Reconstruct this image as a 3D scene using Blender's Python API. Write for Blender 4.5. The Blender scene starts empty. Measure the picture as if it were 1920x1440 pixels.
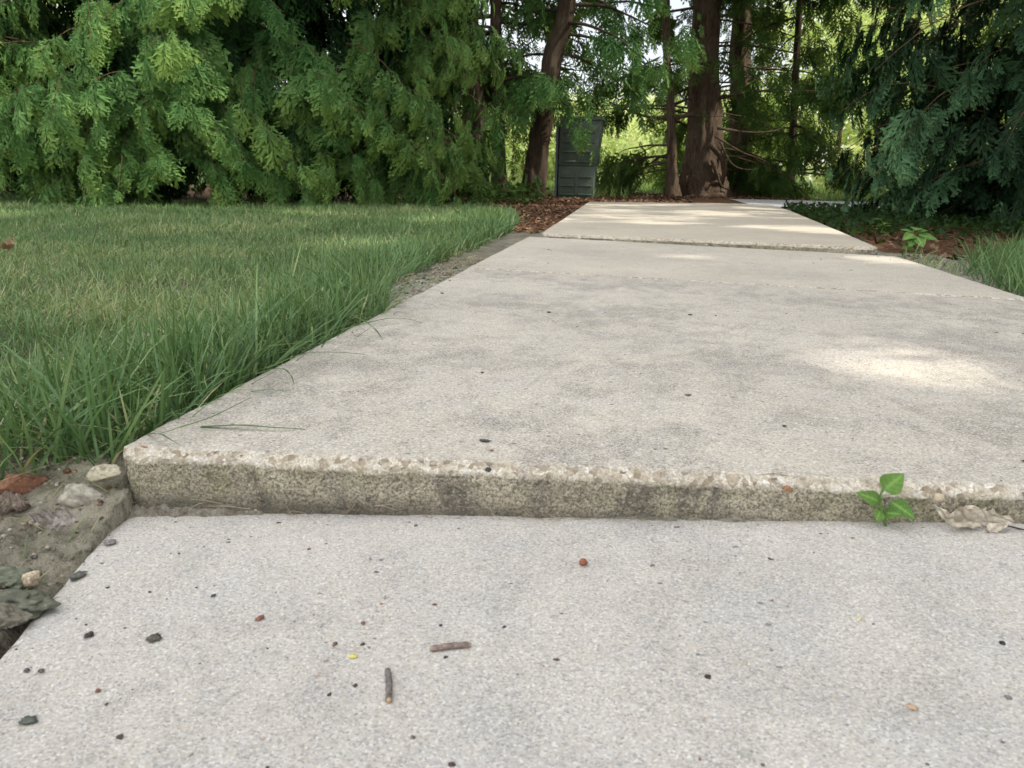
import bpy, math
import numpy as np
from mathutils import Vector, Matrix, Quaternion
rad = math.radians
RNG = np.random.default_rng(11)
C = bpy.context.scene.collection
SC = bpy.context.scene

# ------------------------------------------------------------------ camera
F, ROLL, PITCH, YAW, CH = 1492.0, rad(1.0), rad(14.77), rad(9.065), 0.24
def _rx(t): c, s = math.cos(t), math.sin(t); return np.array([[1, 0, 0], [0, c, -s], [0, s, c]])
def _rz(t): c, s = math.cos(t), math.sin(t); return np.array([[c, -s, 0], [s, c, 0], [0, 0, 1]])
CR = _rz(YAW) @ _rx(math.pi/2 - PITCH) @ _rz(ROLL)
EYE = np.array([0, 0, CH])
def ray(u, v): return CR @ np.array([(u-960)/F, (720-v)/F, -1.0])
def px(u, v, z=0.0):
    d = ray(u, v); return EYE + d*((z-CH)/d[2])
def pxd(u, v, y):                       # the point of the sight line at a given depth along the path
    d = ray(u, v); return EYE + d*(y/d[1])
cam_d = bpy.data.cameras.new('camera'); cam = bpy.data.objects.new('camera', cam_d); C.objects.link(cam)
M4 = np.eye(4); M4[:3, :3] = CR; M4[:3, 3] = EYE
cam.matrix_world = Matrix(M4.tolist())
cam_d.sensor_width = 36; cam_d.lens = 36*F/1920; cam_d.clip_start = 0.02; cam_d.clip_end = 2000
cam_d.dof.use_dof = True; cam_d.dof.focus_distance = 1.25; cam_d.dof.aperture_fstop = 20
SC.camera = cam

# ------------------------------------------------------------------ light
SUN_AZ, SUN_EL = rad(-6), rad(42)       # azimuth from +X towards +Y
S = np.array([math.cos(SUN_EL)*math.cos(SUN_AZ), math.cos(SUN_EL)*math.sin(SUN_AZ), math.sin(SUN_EL)])
w = bpy.data.worlds.new('World'); SC.world = w; w.use_nodes = True
nt = w.node_tree; nt.nodes.clear()
sky = nt.nodes.new('ShaderNodeTexSky'); sky.sky_type = 'NISHITA'; sky.sun_disc = False
sky.sun_elevation = SUN_EL; sky.sun_rotation = math.pi/2 - SUN_AZ
sky.air_density = 1.0; sky.dust_density = 2.0; sky.ozone_density = 0.6
bg = nt.nodes.new('ShaderNodeBackground'); wo = nt.nodes.new('ShaderNodeOutputWorld')
tc = nt.nodes.new('ShaderNodeTexCoord'); cn = nt.nodes.new('ShaderNodeTexNoise')
cn.inputs['Scale'].default_value = 2.2; cn.inputs['Detail'].default_value = 6
nt.links.new(tc.outputs['Generated'], cn.inputs['Vector'])
cr = nt.nodes.new('ShaderNodeValToRGB'); cr.color_ramp.elements[0].position = .35; cr.color_ramp.elements[1].position = .62
nt.links.new(cn.outputs['Fac'], cr.inputs['Fac'])
mm = nt.nodes.new('ShaderNodeMath'); mm.operation = 'MULTIPLY_ADD'; mm.inputs[1].default_value = .40; mm.inputs[2].default_value = .42
nt.links.new(cr.outputs['Color'], mm.inputs[0])
mx = nt.nodes.new('ShaderNodeMix'); mx.data_type = 'RGBA'
sx = nt.nodes.new('ShaderNodeSeparateXYZ'); nt.links.new(tc.outputs['Generated'], sx.inputs[0])
fw = nt.nodes.new('ShaderNodeMapRange'); nt.links.new(sx.outputs['Y'], fw.inputs[0])
for q_, v_ in enumerate((.25, .75, 1.0, .55)): fw.inputs[q_+1].default_value = v_  # less of the added cloud ahead, more elsewhere as fill light
m2 = nt.nodes.new('ShaderNodeMath'); m2.operation = 'MULTIPLY'; nt.links.new(mm.outputs[0], m2.inputs[0]); nt.links.new(fw.outputs[0], m2.inputs[1])
nt.links.new(m2.outputs[0], mx.inputs['Factor']); nt.links.new(sky.outputs['Color'], mx.inputs['A'])
mx.inputs['B'].default_value = (17.8, 17.5, 16.8, 1)          # white cloud cover, added to brighten and whiten the sky light
nt.links.new(mx.outputs['Result'], bg.inputs['Color']); bg.inputs['Strength'].default_value = 0.15
nt.links.new(bg.outputs[0], wo.inputs[0])
sl = bpy.data.lights.new('sun', 'SUN'); sl.energy = 5.0; sl.angle = rad(0.55); sl.color = (1, .92, .78)
so = bpy.data.objects.new('sun', sl); C.objects.link(so)
so.rotation_mode = 'QUATERNION'; so.rotation_quaternion = (-Vector(S)).to_track_quat('-Z', 'Y'); so.location = Vector(S*30)
SC.view_settings.view_transform = 'Standard'; SC.view_settings.look = 'None'; SC.view_settings.exposure = 0
SC.render.engine = 'CYCLES'
SC.cycles.max_bounces = 8; SC.cycles.transparent_max_bounces = 8; SC.cycles.caustics_reflective = False

# ------------------------------------------------------------------ noise (numpy)
def _h(i, j, k, seed):
    n = (i*374761393 + j*668265263 + k*2147483647 + seed*974634777) & 0xffffffff
    n = ((n ^ (n >> 13))*1274126177) & 0xffffffff
    n = ((n ^ (n >> 16))*2246822519) & 0xffffffff
    return ((n ^ (n >> 15)) & 0xffff)/65535.0*2 - 1
def vn(P, f=1.0, seed=0):
    P = np.asarray(P, float)*f
    b = np.floor(P).astype(np.int64); t = P - b; t = t*t*(3-2*t)
    i, j, k = b[..., 0], b[..., 1], b[..., 2]; x, y, z = t[..., 0], t[..., 1], t[..., 2]
    r = 0
    for a in (0, 1):
        for c in (0, 1):
            for d in (0, 1):
                r = r + _h(i+a, j+c, k+d, seed)*(x if a else 1-x)*(y if c else 1-y)*(z if d else 1-z)
    return r
def fbm(P, f=1.0, o=4, seed=0, g=.5):
    r, a = 0, 1.0
    for q in range(o): r = r + a*vn(P, f*2**q, seed+q*17); a *= g
    return r
def P3(x, y, z=0): x, y = np.broadcast_arrays(np.asarray(x, float), np.asarray(y, float)); return np.stack([x, y, np.zeros_like(x)+z], -1)

# ------------------------------------------------------------------ objects
def add_obj(name, data, parent=None):
    o = bpy.data.objects.new(name, data); C.objects.link(o)
    if parent is not None: o.parent = parent
    return o
def tag(o, label=None, cat=None, group=None, kind=None):
    if label: o['label'] = label
    if cat: o['category'] = cat
    if group: o['group'] = group
    if kind: o['kind'] = kind
    return o
def empty(name, loc, label, cat, group=None):
    o = bpy.data.objects.new(name, None); C.objects.link(o); o.location = Vector(loc); o.empty_display_size = .05
    return tag(o, label, cat, group)
def mesh(name, V, quads=None, tris=None, mat=None, parent=None, smooth=True, attrs=None, matidx=None, org=None):
    V = np.asarray(V, np.float32).reshape(-1, 3)
    if org is not None: V = V - np.asarray(org, np.float32)
    me = bpy.data.meshes.new(name)
    nq = 0 if quads is None else len(quads); ntr = 0 if tris is None else len(tris)
    li = []
    if nq: li.append(np.asarray(quads, np.int32).ravel())
    if ntr: li.append(np.asarray(tris, np.int32).ravel())
    loops = np.concatenate(li)
    starts = np.concatenate([np.arange(nq)*4, nq*4 + np.arange(ntr)*3]).astype(np.int32)
    me.vertices.add(len(V)); me.vertices.foreach_set('co', V.ravel())
    me.loops.add(len(loops)); me.loops.foreach_set('vertex_index', loops)
    me.polygons.add(nq+ntr); me.polygons.foreach_set('loop_start', starts)
    if matidx is not None: me.polygons.foreach_set('material_index', np.asarray(matidx, np.int32))
    for k, a in (attrs or {}).items():
        a = np.asarray(a, np.float32)
        if a.ndim == 1:
            at = me.attributes.new(k, 'FLOAT', 'POINT'); at.data.foreach_set('value', a)
        else:
            if a.shape[1] == 3: a = np.concatenate([a, np.ones((len(a), 1), np.float32)], 1)
            at = me.attributes.new(k, 'FLOAT_COLOR', 'POINT'); at.data.foreach_set('color', a.ravel())
    me.update(calc_edges=True); me.validate()
    if smooth: me.polygons.foreach_set('use_smooth', np.ones(nq+ntr, bool))
    for m in (mat if isinstance(mat, (list, tuple)) else [mat]):
        if m: me.materials.append(m)
    return add_obj(name, me, parent)
def gridq(n, m, wrap=False):
    i, j = np.meshgrid(np.arange(n-1), np.arange(m if wrap else m-1), indexing='ij')
    a = i*m + j; b = i*m + (j+1) % m
    return np.stack([a, b, b+m, a+m], -1).reshape(-1, 4)
def nrm(v): v = np.asarray(v, float); return v/np.maximum(np.linalg.norm(v, axis=-1, keepdims=True), 1e-9)
class Acc:                               # collects geometry for ONE mesh
    def __init__(s): s.V, s.Q, s.T, s.A, s.n, s.mq, s.mt = [], [], [], [], 0, [], []
    def add(s, V, Q=None, T=None, a=None, mi=0):
        V = np.asarray(V, float).reshape(-1, 3)
        if Q is not None: s.Q.append(np.asarray(Q)+s.n); s.mq.append(np.full(len(Q), mi))
        if T is not None: s.T.append(np.asarray(T)+s.n); s.mt.append(np.full(len(T), mi))
        if a is None: a = .5
        a = np.asarray(a, float)
        if a.ndim == 0: a = np.full(len(V), float(a))
        elif a.ndim == 1 and len(a) == 3 and len(V) != 3: a = np.tile(a, (len(V), 1))
        s.A.append(a); s.V.append(V); s.n += len(V)
    def build(s, name, mat, parent=None, smooth=True, org=None, attr='tint'):
        Q = np.concatenate(s.Q) if s.Q else None; T = np.concatenate(s.T) if s.T else None
        mi = np.concatenate(s.mq + s.mt)
        return mesh(name, np.concatenate(s.V), Q, T, mat, parent, smooth, {attr: np.concatenate(s.A)}, mi, org)
def tube(path, radii, n=8, rough=0, seed=0, f=20, cap=True):
    P = np.asarray(path, float); m = len(P); R = np.broadcast_to(np.asarray(radii, float), (m,))
    t = nrm(np.gradient(P, axis=0)); up = np.array([0, 0, 1.0]) if abs(t[0][2]) < .9 else np.array([1.0, 0, 0])
    a = nrm(np.cross(t, up)); b = np.cross(t, a)
    th = np.arange(n)*2*np.pi/n
    V = P[:, None] + R[:, None, None]*(np.cos(th)[None, :, None]*a[:, None] + np.sin(th)[None, :, None]*b[:, None])
    if rough:
        d = V - P[:, None]; V = P[:, None] + d*(1+rough*fbm(V*np.array([1, 1, .16 if n > 13 else 1]), f*(2.2 if n > 13 else 1), 4, seed, .6))[..., None]
    Q = gridq(m, n, True); V = V.reshape(-1, 3); T = None
    if cap:
        V = np.concatenate([V, P[:1], P[-1:]]); k = m*n
        j = np.arange(n); T = np.concatenate([np.stack([np.full(n, k), (j+1) % n, j], 1), np.stack([np.full(n, k+1), (m-1)*n+j, (m-1)*n+(j+1) % n], 1)])
    return V, Q, T
def spline(pts, n):
    pts = np.asarray(pts, float); k = len(pts)
    if k == 2: return pts[0] + (pts[1]-pts[0])*np.linspace(0, 1, n)[:, None]
    E = np.concatenate([[2*pts[0]-pts[1]], pts, [2*pts[-1]-pts[-2]]])
    u = np.linspace(0, k-1-1e-6, n); i = u.astype(int); t = (u-i)[:, None]
    p0, p1, p2, p3 = E[i], E[i+1], E[i+2], E[i+3]
    return .5*((2*p1)+(p2-p0)*t+(2*p0-5*p1+4*p2-p3)*t*t+(3*p1-p0-3*p2+p3)*t**3)
def blob(c, r, seed=0, rough=.25, f=1.6, n=10, m=14):     # an irregular stone-like lump
    th = np.linspace(0, np.pi, n); ph = np.arange(m)*2*np.pi/m
    D = np.stack([np.sin(th)[:, None]*np.cos(ph), np.sin(th)[:, None]*np.sin(ph), np.cos(th)[:, None]+0*ph], -1)
    k = 1+rough*fbm(D+seed*3.7, f, 3, seed)
    return np.asarray(c)+(D*k[..., None]).reshape(-1, 3)*np.asarray(r), gridq(n, m, True)

# ------------------------------------------------------------------ materials
class N:
    def __init__(s, name):
        s.m = bpy.data.materials.new(name); s.m.use_nodes = True; s.t = s.m.node_tree; s.t.nodes.clear()
        s.out = s.n('ShaderNodeOutputMaterial')
    def n(s, ty, **k):
        x = s.t.nodes.new(ty)
        for a, b in k.items(): setattr(x, a, b)
        return x
    def set(s, inp, v):
        if isinstance(v, bpy.types.NodeSocket): s.t.links.new(v, inp)
        elif v is not None:
            try: inp.default_value = v
            except Exception: inp.default_value = (*v, 1) if len(v) == 3 else v
    def pos(s): return s.n('ShaderNodeNewGeometry').outputs['Position']
    def attr(s, nm, o='Fac'): return s.n('ShaderNodeAttribute', attribute_name=nm).outputs[o]
    def noise(s, v, sc, d=4, r=.55, dist=0):
        x = s.n('ShaderNodeTexNoise'); s.set(x.inputs['Vector'], v); x.inputs['Scale'].default_value = sc
        x.inputs['Detail'].default_value = d; x.inputs['Roughness'].default_value = r; x.inputs['Distortion'].default_value = dist
        return x.outputs['Fac']
    def vor(s, v, sc, o='Distance', feat='F1'):
        x = s.n('ShaderNodeTexVoronoi', feature=feat); s.set(x.inputs['Vector'], v); x.inputs['Scale'].default_value = sc
        return x.outputs[o]
    def scale(s, v, xyz):
        x = s.n('ShaderNodeVectorMath', operation='MULTIPLY'); s.set(x.inputs[0], v); x.inputs[1].default_value = xyz; return x.outputs[0]
    def math(s, op, a, b=0.5, c=None, clamp=False):
        x = s.n('ShaderNodeMath', operation=op, use_clamp=clamp); s.set(x.inputs[0], a); s.set(x.inputs[1], b)
        if c is not None: s.set(x.inputs[2], c)
        return x.outputs[0]
    def mr(s, v, a, b, c=0., d=1.):
        x = s.n('ShaderNodeMapRange'); s.set(x.inputs[0], v)
        for i, q in enumerate((a, b, c, d)): x.inputs[i+1].default_value = q
        return x.outputs[0]
    def mix(s, f, a, b, mode='MIX'):
        x = s.n('ShaderNodeMix', data_type='RGBA', blend_type=mode); s.set(x.inputs['Factor'], f)
        for i, q in (('A', a), ('B', b)): s.set([y for y in x.inputs if y.name == i and y.type == 'RGBA'][0], q)
        return [y for y in x.outputs if y.type == 'RGBA'][0]
    def ramp(s, v, stops, interp='LINEAR'):
        x = s.n('ShaderNodeValToRGB'); s.set(x.inputs[0], v); e = x.color_ramp.elements; x.color_ramp.interpolation = interp
        while len(e) < len(stops): e.new(.5)
        for q, (p, c) in zip(e, stops): q.position = p; q.color = (*c, 1)
        return x.outputs[0]
    def bump(s, h, st=.5, dist=.002, nrmal=None):
        x = s.n('ShaderNodeBump'); s.set(x.inputs['Height'], h); x.inputs['Strength'].default_value = st; x.inputs['Distance'].default_value = dist
        if nrmal: s.set(x.inputs['Normal'], nrmal)
        return x.outputs[0]
    def princ(s, col, rough=.9, normal=None, spec=.25):
        x = s.n('ShaderNodeBsdfPrincipled'); s.set(x.inputs['Base Color'], col); s.set(x.inputs['Roughness'], rough)
        x.inputs['Specular IOR Level'].default_value = spec
        if normal: s.set(x.inputs['Normal'], normal)
        return x.outputs[0]
    def end(s, sh): s.t.links.new(sh, s.out.inputs[0]); return s.m
    def leafy(s, col, trans_col, tr=.35, rough=.55, spec=.3, normal=None):
        p = s.princ(col, rough, normal, spec); t = s.n('ShaderNodeBsdfTranslucent'); s.set(t.inputs[0], trans_col)
        x = s.n('ShaderNodeMixShader'); x.inputs[0].default_value = tr; s.t.links.new(p, x.inputs[1]); s.t.links.new(t.outputs[0], x.inputs[2])
        return s.end(x.outputs[0])
def concrete(name, lo, hi, grain, cool, dark, gr=.8, lipk=1., gs=560):
    b = N(name); p = b.pos()
    big = b.noise(p, 2.2, 6, .62); mid = b.math('MULTIPLY_ADD', b.math('SUBTRACT', b.noise(p, 2.6, 3), .5), .7, b.noise(b.scale(p, (1, .8, 1)), 19, 9, .8, .3)); fine = b.noise(p, 430, 3, .75); g2 = b.noise(p, 1100, 2, .6); ff = b.noise(p, 190, 3, .7)
    c = b.ramp(b.mr(big, .32, .68), [(0, lo), (1, hi)])
    c = b.mix(b.mr(b.noise(p, 11, 5, .65), .42, .68, 0, .6), c, cool)
    stain = b.math('MULTIPLY', b.mr(mid, .45, .64), dark)
    c = b.mix(b.math('MULTIPLY', stain, .22), c, tuple(q*.62 for q in cool))
    # single grains of sand, each with its own tint
    vc = b.vor(p, gs, 'Color'); sep = b.n('ShaderNodeSeparateColor'); b.set(sep.inputs[0], vc)
    gt = b.ramp(sep.outputs[0], [(0, (.12, .12, .13)), (.10, (.27, .26, .25)), (.25, (.42, .43, .47)), (.42, (.50, .45, .37)), (.6, (.54, .54, .55)), (.75, (.64, .57, .49)), (.88, (.66, .67, .70)), (1, (.90, .88, .84))])
    c = b.mix(grain, c, gt, 'OVERLAY')
    # dark sand shows through where the paste has worn away
    wear = b.math('MULTIPLY_ADD', stain, .72, .28)
    c = b.mix(b.math('MULTIPLY', b.math('MULTIPLY', b.mr(fine, .40, .58, 1, 0), wear), gr), c, tuple(q*.36 for q in lo))
    c = b.mix(b.math('MULTIPLY', b.mr(ff, .34, .42, 1, 0), b.math('MULTIPLY', wear, gr)), c, tuple(q*.45 for q in cool))
    c = b.mix(b.mr(g2, .56, .72, 0, gr*.55), c, (.82, .80, .76))
    # a few dark, tan and white flecks of very different size
    v2 = b.n('ShaderNodeTexVoronoi'); b.set(v2.inputs['Vector'], p); v2.inputs['Scale'].default_value = 105
    s2 = b.n('ShaderNodeSeparateColor'); b.set(s2.inputs[0], v2.outputs['Color'])
    fleck = b.math('MULTIPLY', b.math('LESS_THAN', b.math('ADD', v2.outputs['Distance'], b.math('MULTIPLY', b.math('SUBTRACT', b.noise(p, 420, 3, .7), .5), .9)), b.math('MULTIPLY', b.math('POWER', s2.outputs[2], 4), .24)), b.math('GREATER_THAN', s2.outputs[0], .55))
    c = b.mix(b.math('MULTIPLY', fleck, .75), c, b.ramp(s2.outputs[1], [(0, (.09, .09, .09)), (.5, (.20, .19, .18)), (.72, (.36, .25, .17)), (1, (.80, .77, .72))]))
    # broken lip with exposed stones, weathered face
    lip = b.attr('lip'); face = b.attr('face'); dep = b.attr('depth')
    vl = b.n('ShaderNodeTexVoronoi'); b.set(vl.inputs['Vector'], p); vl.inputs['Scale'].default_value = 190
    s3 = b.n('ShaderNodeSeparateColor'); b.set(s3.inputs[0], vl.outputs['Color'])
    lc = b.ramp(s3.outputs[0], [(0, (.15, .13, .11)), (.14, (.34, .28, .21)), (.4, (.50, .45, .37)), (.7, (.62, .58, .50)), (1, (.78, .75, .69))])
    lc = b.mix(b.mr(fine, .35, .6, .8, 0), lc, (.26, .22, .16))
    c = b.mix(b.math('MULTIPLY', b.math('MULTIPLY', lip, lipk), b.mr(b.noise(p, 60, 4, .7), .32, .5)), c, lc)
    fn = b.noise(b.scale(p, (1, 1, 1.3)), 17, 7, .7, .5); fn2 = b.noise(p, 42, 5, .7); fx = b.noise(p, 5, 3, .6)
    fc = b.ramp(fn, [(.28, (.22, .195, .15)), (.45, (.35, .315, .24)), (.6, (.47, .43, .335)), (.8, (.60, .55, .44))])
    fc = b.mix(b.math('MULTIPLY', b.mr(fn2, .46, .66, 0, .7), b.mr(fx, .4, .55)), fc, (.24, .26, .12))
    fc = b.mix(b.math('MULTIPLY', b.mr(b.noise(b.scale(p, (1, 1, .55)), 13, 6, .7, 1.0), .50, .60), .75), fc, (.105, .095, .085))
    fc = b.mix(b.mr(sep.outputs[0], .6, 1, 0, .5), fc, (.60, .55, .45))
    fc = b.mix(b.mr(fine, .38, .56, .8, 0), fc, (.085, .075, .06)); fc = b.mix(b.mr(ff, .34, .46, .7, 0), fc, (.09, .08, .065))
    foot_dep = b.math('MULTIPLY_ADD', b.math('SUBTRACT', fn, .5), .05, dep)
    fc = b.mix(b.mr(foot_dep, .030, .050, 0, .75), fc, (.075, .068, .058))  # darker towards the foot of the face, edge broken by noise
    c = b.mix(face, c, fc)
    h = b.math('ADD', b.math('MULTIPLY', fine, .6), b.math('ADD', b.math('MULTIPLY', g2, .25), b.math('MULTIPLY', fleck, -.5)))
    h2 = b.math('MULTIPLY', vl.outputs['Distance'], b.math('ADD', lip, b.math('MULTIPLY', face, .4)))
    n = b.bump(h, .6, .0018); n = b.bump(b.math('MULTIPLY', ff, face), .9, .004, n); n = b.bump(h2, .5, .003, n)
    return b.end(b.princ(c, .92, n, .2))
M_FRONT = concrete('concrete_front', (.47, .455, .433), (.58, .562, .537), .50, (.485, .488, .495), .8, .55, 1., 760)
M_MID = concrete('concrete_worn', (.495, .465, .42), (.645, .605, .545), .60, (.50, .49, .475), 1., 1.)
M_NEXT = concrete('concrete_worn_far', (.50, .465, .41), (.62, .58, .51), .5, (.53, .51, .475), .6, .6, .75)
M_FAR = concrete('concrete_tan', (.50, .45, .375), (.60, .55, .46), .35, (.51, .48, .44), .4, .4, .7)
M_CROSS = concrete('concrete_grey', (.34, .35, .37), (.42, .43, .46), .3, (.36, .38, .42), .3, .4)
def ground_mat():
    b = N('soil'); p = b.pos()
    a = b.noise(p, 14, 7, .7); f = b.noise(p, 160, 5, .75); g = b.noise(p, 38, 5, .7)
    c = b.ramp(a, [(.30, (.085, .08, .06)), (.43, (.20, .185, .14)), (.55, (.34, .315, .245)), (.68, (.54, .50, .41))])
    c = b.mix(b.mr(f, .42, .62, 0, .7), c, (.40, .37, .30)); c = b.mix(b.mr(f, .3, .45, .85, 0), c, (.05, .045, .035))
    c = b.mix(b.mr(g, .5, .68, 0, .55), c, (.12, .135, .075))
    c = b.mix(b.attr('sand'), c, b.mix(b.mr(b.noise(p, 34, 6, .75), .42, .6), b.mix(b.mr(f, .35, .6), (.16, .15, .125), (.42, .40, .35)), b.mix(b.mr(f, .35, .62), (.42, .40, .36), (.80, .77, .71))))
    mu = b.ramp(b.noise(b.scale(p, (1, 1.6, 1)), 60, 5, .8), [(.3, (.035, .018, .01)), (.5, (.13, .065, .035)), (.7, (.30, .17, .10))])
    c = b.mix(b.attr('mulch'), c, mu)
    gr = b.ramp(b.noise(p, 25, 6, .8), [(.3, (.02, .04, .014)), (.55, (.06, .10, .03)), (.75, (.14, .16, .06))])
    c = b.mix(b.attr('green'), c, gr)
    h = b.math('ADD', b.math('MULTIPLY', f, .5), g)
    h = b.math('ADD', h, b.math('MULTIPLY', b.noise(p, 420, 3, .7), .3)); return b.end(b.princ(c, .97, b.bump(h, 1, .014), .1))
M_SOIL = ground_mat()
def grass_mat(name, stops, tr=.3):
    b = N(name); p = b.pos(); t = b.attr('tint')
    c = b.ramp(t, stops); c = b.mix(b.mr(b.noise(p, 90, 2), .3, .7, 0, .3), c, tuple(q*.5 for q in stops[1][1]))
    return b.leafy(c, b.mix(.25, c, (.30, .42, .05)), tr, .45, .35)
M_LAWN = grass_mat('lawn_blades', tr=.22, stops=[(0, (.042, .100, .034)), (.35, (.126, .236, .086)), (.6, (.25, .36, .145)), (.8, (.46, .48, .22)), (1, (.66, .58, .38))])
M_MEADOW = grass_mat('meadow_blades', [(0, (.08, .17, .04)), (.5, (.22, .36, .09)), (1, (.48, .50, .2))], .45)
def frond_mat(name, dark, mid, lite, tr=.25, tcol=(.16, .30, .03)):
    b = N(name); p = b.pos(); t = b.attr('tint')
    c = b.ramp(t, [(0, dark), (.45, mid), (.85, lite), (1, (lite[0]*1.35, lite[1]*1.15, lite[2]*.95))])
    c = b.mix(b.mr(b.noise(p, 55, 3, .7), .3, .7, 0, .45), c, tuple(q*.45 for q in mid)); c = b.mix(b.math('MULTIPLY', b.attr('vein'), .5), c, tuple(min(1, q*1.9) for q in lite))
    return b.leafy(c, b.mix(.5, c, tcol), tr, .6, .15)
M_HEDGE = frond_mat('arborvitae_green', (.012, .038, .013), (.066, .172, .050), (.185, .345, .105))
M_DEEP = frond_mat('arborvitae_dark', (.005, .015, .007), (.026, .070, .030), (.15, .30, .145), .15)
M_MIDF = frond_mat('arborvitae_mid', (.010, .026, .011), (.048, .115, .034), (.20, .33, .085), .42, (.36, .50, .08))
M_BACK = frond_mat('broadleaf_sunlit', (.16, .27, .07), (.54, .67, .24), (.80, .84, .48), .5, (.70, .80, .30))
M_WEED = frond_mat('weed_leaf', (.05, .13, .025), (.105, .215, .055), (.19, .34, .095), .28, (.3, .46, .06))
M_COVER = frond_mat('ground_cover', (.010, .026, .010), (.025, .06, .018), (.08, .15, .03), .25)
def bark_mat(name, dk, md, lt):
    b = N(name); p = b.pos()
    v = b.scale(p, (1, 1, .10)); a = b.noise(v, 60, 7, .8, .6); s = b.noise(p, 3, 3)
    c = b.ramp(a, [(.28, dk), (.5, md), (.72, lt)]); c = b.mix(b.mr(s, .4, .7, 0, .4), c, (.20, .16, .12))
    return b.end(b.princ(c, .95, b.bump(a, 1, .02), .1))
M_BARK = bark_mat('cedar_bark', (.022, .015, .011), (.105, .073, .052), (.30, .225, .165))
M_TWIG = bark_mat('twig_bark', (.05, .03, .02), (.15, .095, .055), (.26, .17, .10))
M_DBARK = bark_mat('dark_bark', (.016, .012, .009), (.05, .036, .026), (.11, .08, .055))
def colmat(name, rough=.9, bs=.6, f=300, spec=.2, var=.35):
    b = N(name); p = b.pos(); c = b.attr('col', 'Color'); n = b.noise(p, f, 5, .7)
    d = b.mix(b.mr(n, .3, .7, var, 0), c, (.03, .027, .024)); d = b.mix(b.mr(n, .55, .8, 0, var), d, (.75, .7, .62))
    return b.end(b.princ(d, rough, b.bump(n, bs, .0015), spec))
M_STONE = colmat('stone'); M_CHIP = colmat('mulch_chip', .95, .6, 120, .1, .3); M_SMOOTH = colmat('seed_coat', .5, .15, 200, .4, .15)
def dry_leaf_mat():
    b = N('dry_leaf'); p = b.pos(); c = b.attr('col', 'Color'); n = b.noise(p, 260, 5, .75); v = b.attr('vein')
    c = b.mix(b.mr(n, .40, .66, 0, .65), c, b.mix(.6, c, (.08, .055, .035))); c = b.mix(b.mr(b.noise(p, 90, 4, .7), .55, .7, 0, .5), c, (.60, .55, .47)); c = b.mix(b.math('MULTIPLY', v, .45), c, (.22, .17, .12))
    return b.leafy(c, c, .12, .75, .15, b.bump(b.math('ADD', n, b.math('MULTIPLY', v, -1.)), .8, .0025))
M_DRY = dry_leaf_mat()
def plastic(name, col):
    b = N(name); p = b.pos(); n = b.noise(p, 12, 5, .6)
    return b.end(b.princ(b.mix(b.mr(n, .4, .7, 0, .5), col, tuple(q*.5 for q in col)), .6, None, .35))
M_GREENP = plastic('green_plastic', (.085, .120, .092)); M_BLUEP = plastic('blue_grey', (.17, .21, .26))

# ------------------------------------------------------------------ sunlight gaps in the tree canopy: (x, y, rx, ry) on the ground
def gp(u, v, du, dv, z=0):
    c, a, d = px(u, v, z), px(u+du, v, z), px(u, v-dv, z); return (c[0], c[1], abs(a[0]-c[0]), abs(d[1]-c[1]))
GAPS = [gp(1646, 674, 78, 31), gp(1270, 486, 34, 9), gp(1640, 487, 36, 7), gp(1520, 432, 70, 5, .02), gp(1600, 437, 45, 5, .02), gp(1440, 425, 60, 3, .02),
        gp(1240, 390, 210, 7, .01), gp(1100, 394, 60, 4, .01), gp(1380, 398, 120, 5, .01), gp(1220, 408, 90, 3, .01), gp(1310, 400, 110, 6, .01), gp(1250, 384, 110, 2.5, .01), gp(1390, 408, 110, 3, .01), gp(1150, 405, 70, 4, .01), gp(1230, 417, 70, 4, .01), gp(1130, 386, 45, 2.5, .01),
        gp(1010, 383, 45, 3), gp(985, 415, 40, 7), gp(1060, 383, 30, 2), gp(900, 398, 90, 10), gp(840, 410, 70, 6), gp(650, 455, 100, 13), gp(30, 395, 60, 5), gp(560, 395, 40, 3), gp(1900, 436, 45, 4)]
def gap3(u, v, y, rr):                  # a shaft of light that reaches a point above the ground
    p = pxd(u, v, y); g = p[:2]-S[:2]/S[2]*p[2]; return (g[0], g[1], rr, rr)
GAPS += [gap3(1345, v, 11.7, .26) for v in (225, 245, 265, 290, 315, 340)] + [gap3(1395, v, 12.75, .3) for v in (0, 30, 60, 90, 120, 150)]
GAPS += [gap3(985, 285, 8.3, .2), gap3(960, 270, 8.0, .2), gap3(1140, 330, 9.2, .15), gap3(1110, 150, 9.5, .15), gap3(830, 260, 7.2, .15), gap3(610, 40, 6.3, .12), gap3(1240, 110, 11.5, .12)]
GA = np.array(GAPS)
def keep(P, m=0.):
    g = P[:, :2] - S[:2]/S[2]*P[:, 2:3]
    q = ((g[:, None, 0]-GA[None, :, 0])/(GA[None, :, 2]+m))**2 + ((g[:, None, 1]-GA[None, :, 1])/(GA[None, :, 3]+m))**2
    return q.min(1) > 1 + .35*vn(P3(g[:, 0], g[:, 1]), 7, 5)

def keep_leaf(P, D, Nn, L, wid=.5):     # a leaf stays when no point of it would shade a gap
    D = nrm(D); X = nrm(np.cross(D, Nn)); k = np.ones(len(P), bool)
    for t in (.05, .3, .55, .8, 1.):
        for s in (-1, 0, 1):
            if t in (.05, 1.) and s: continue
            k &= keep(P+D*(L*t)[:, None]+X*(L*wid*s*.8*(1-abs(t-.45)))[:, None], .015)
    return k

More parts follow.
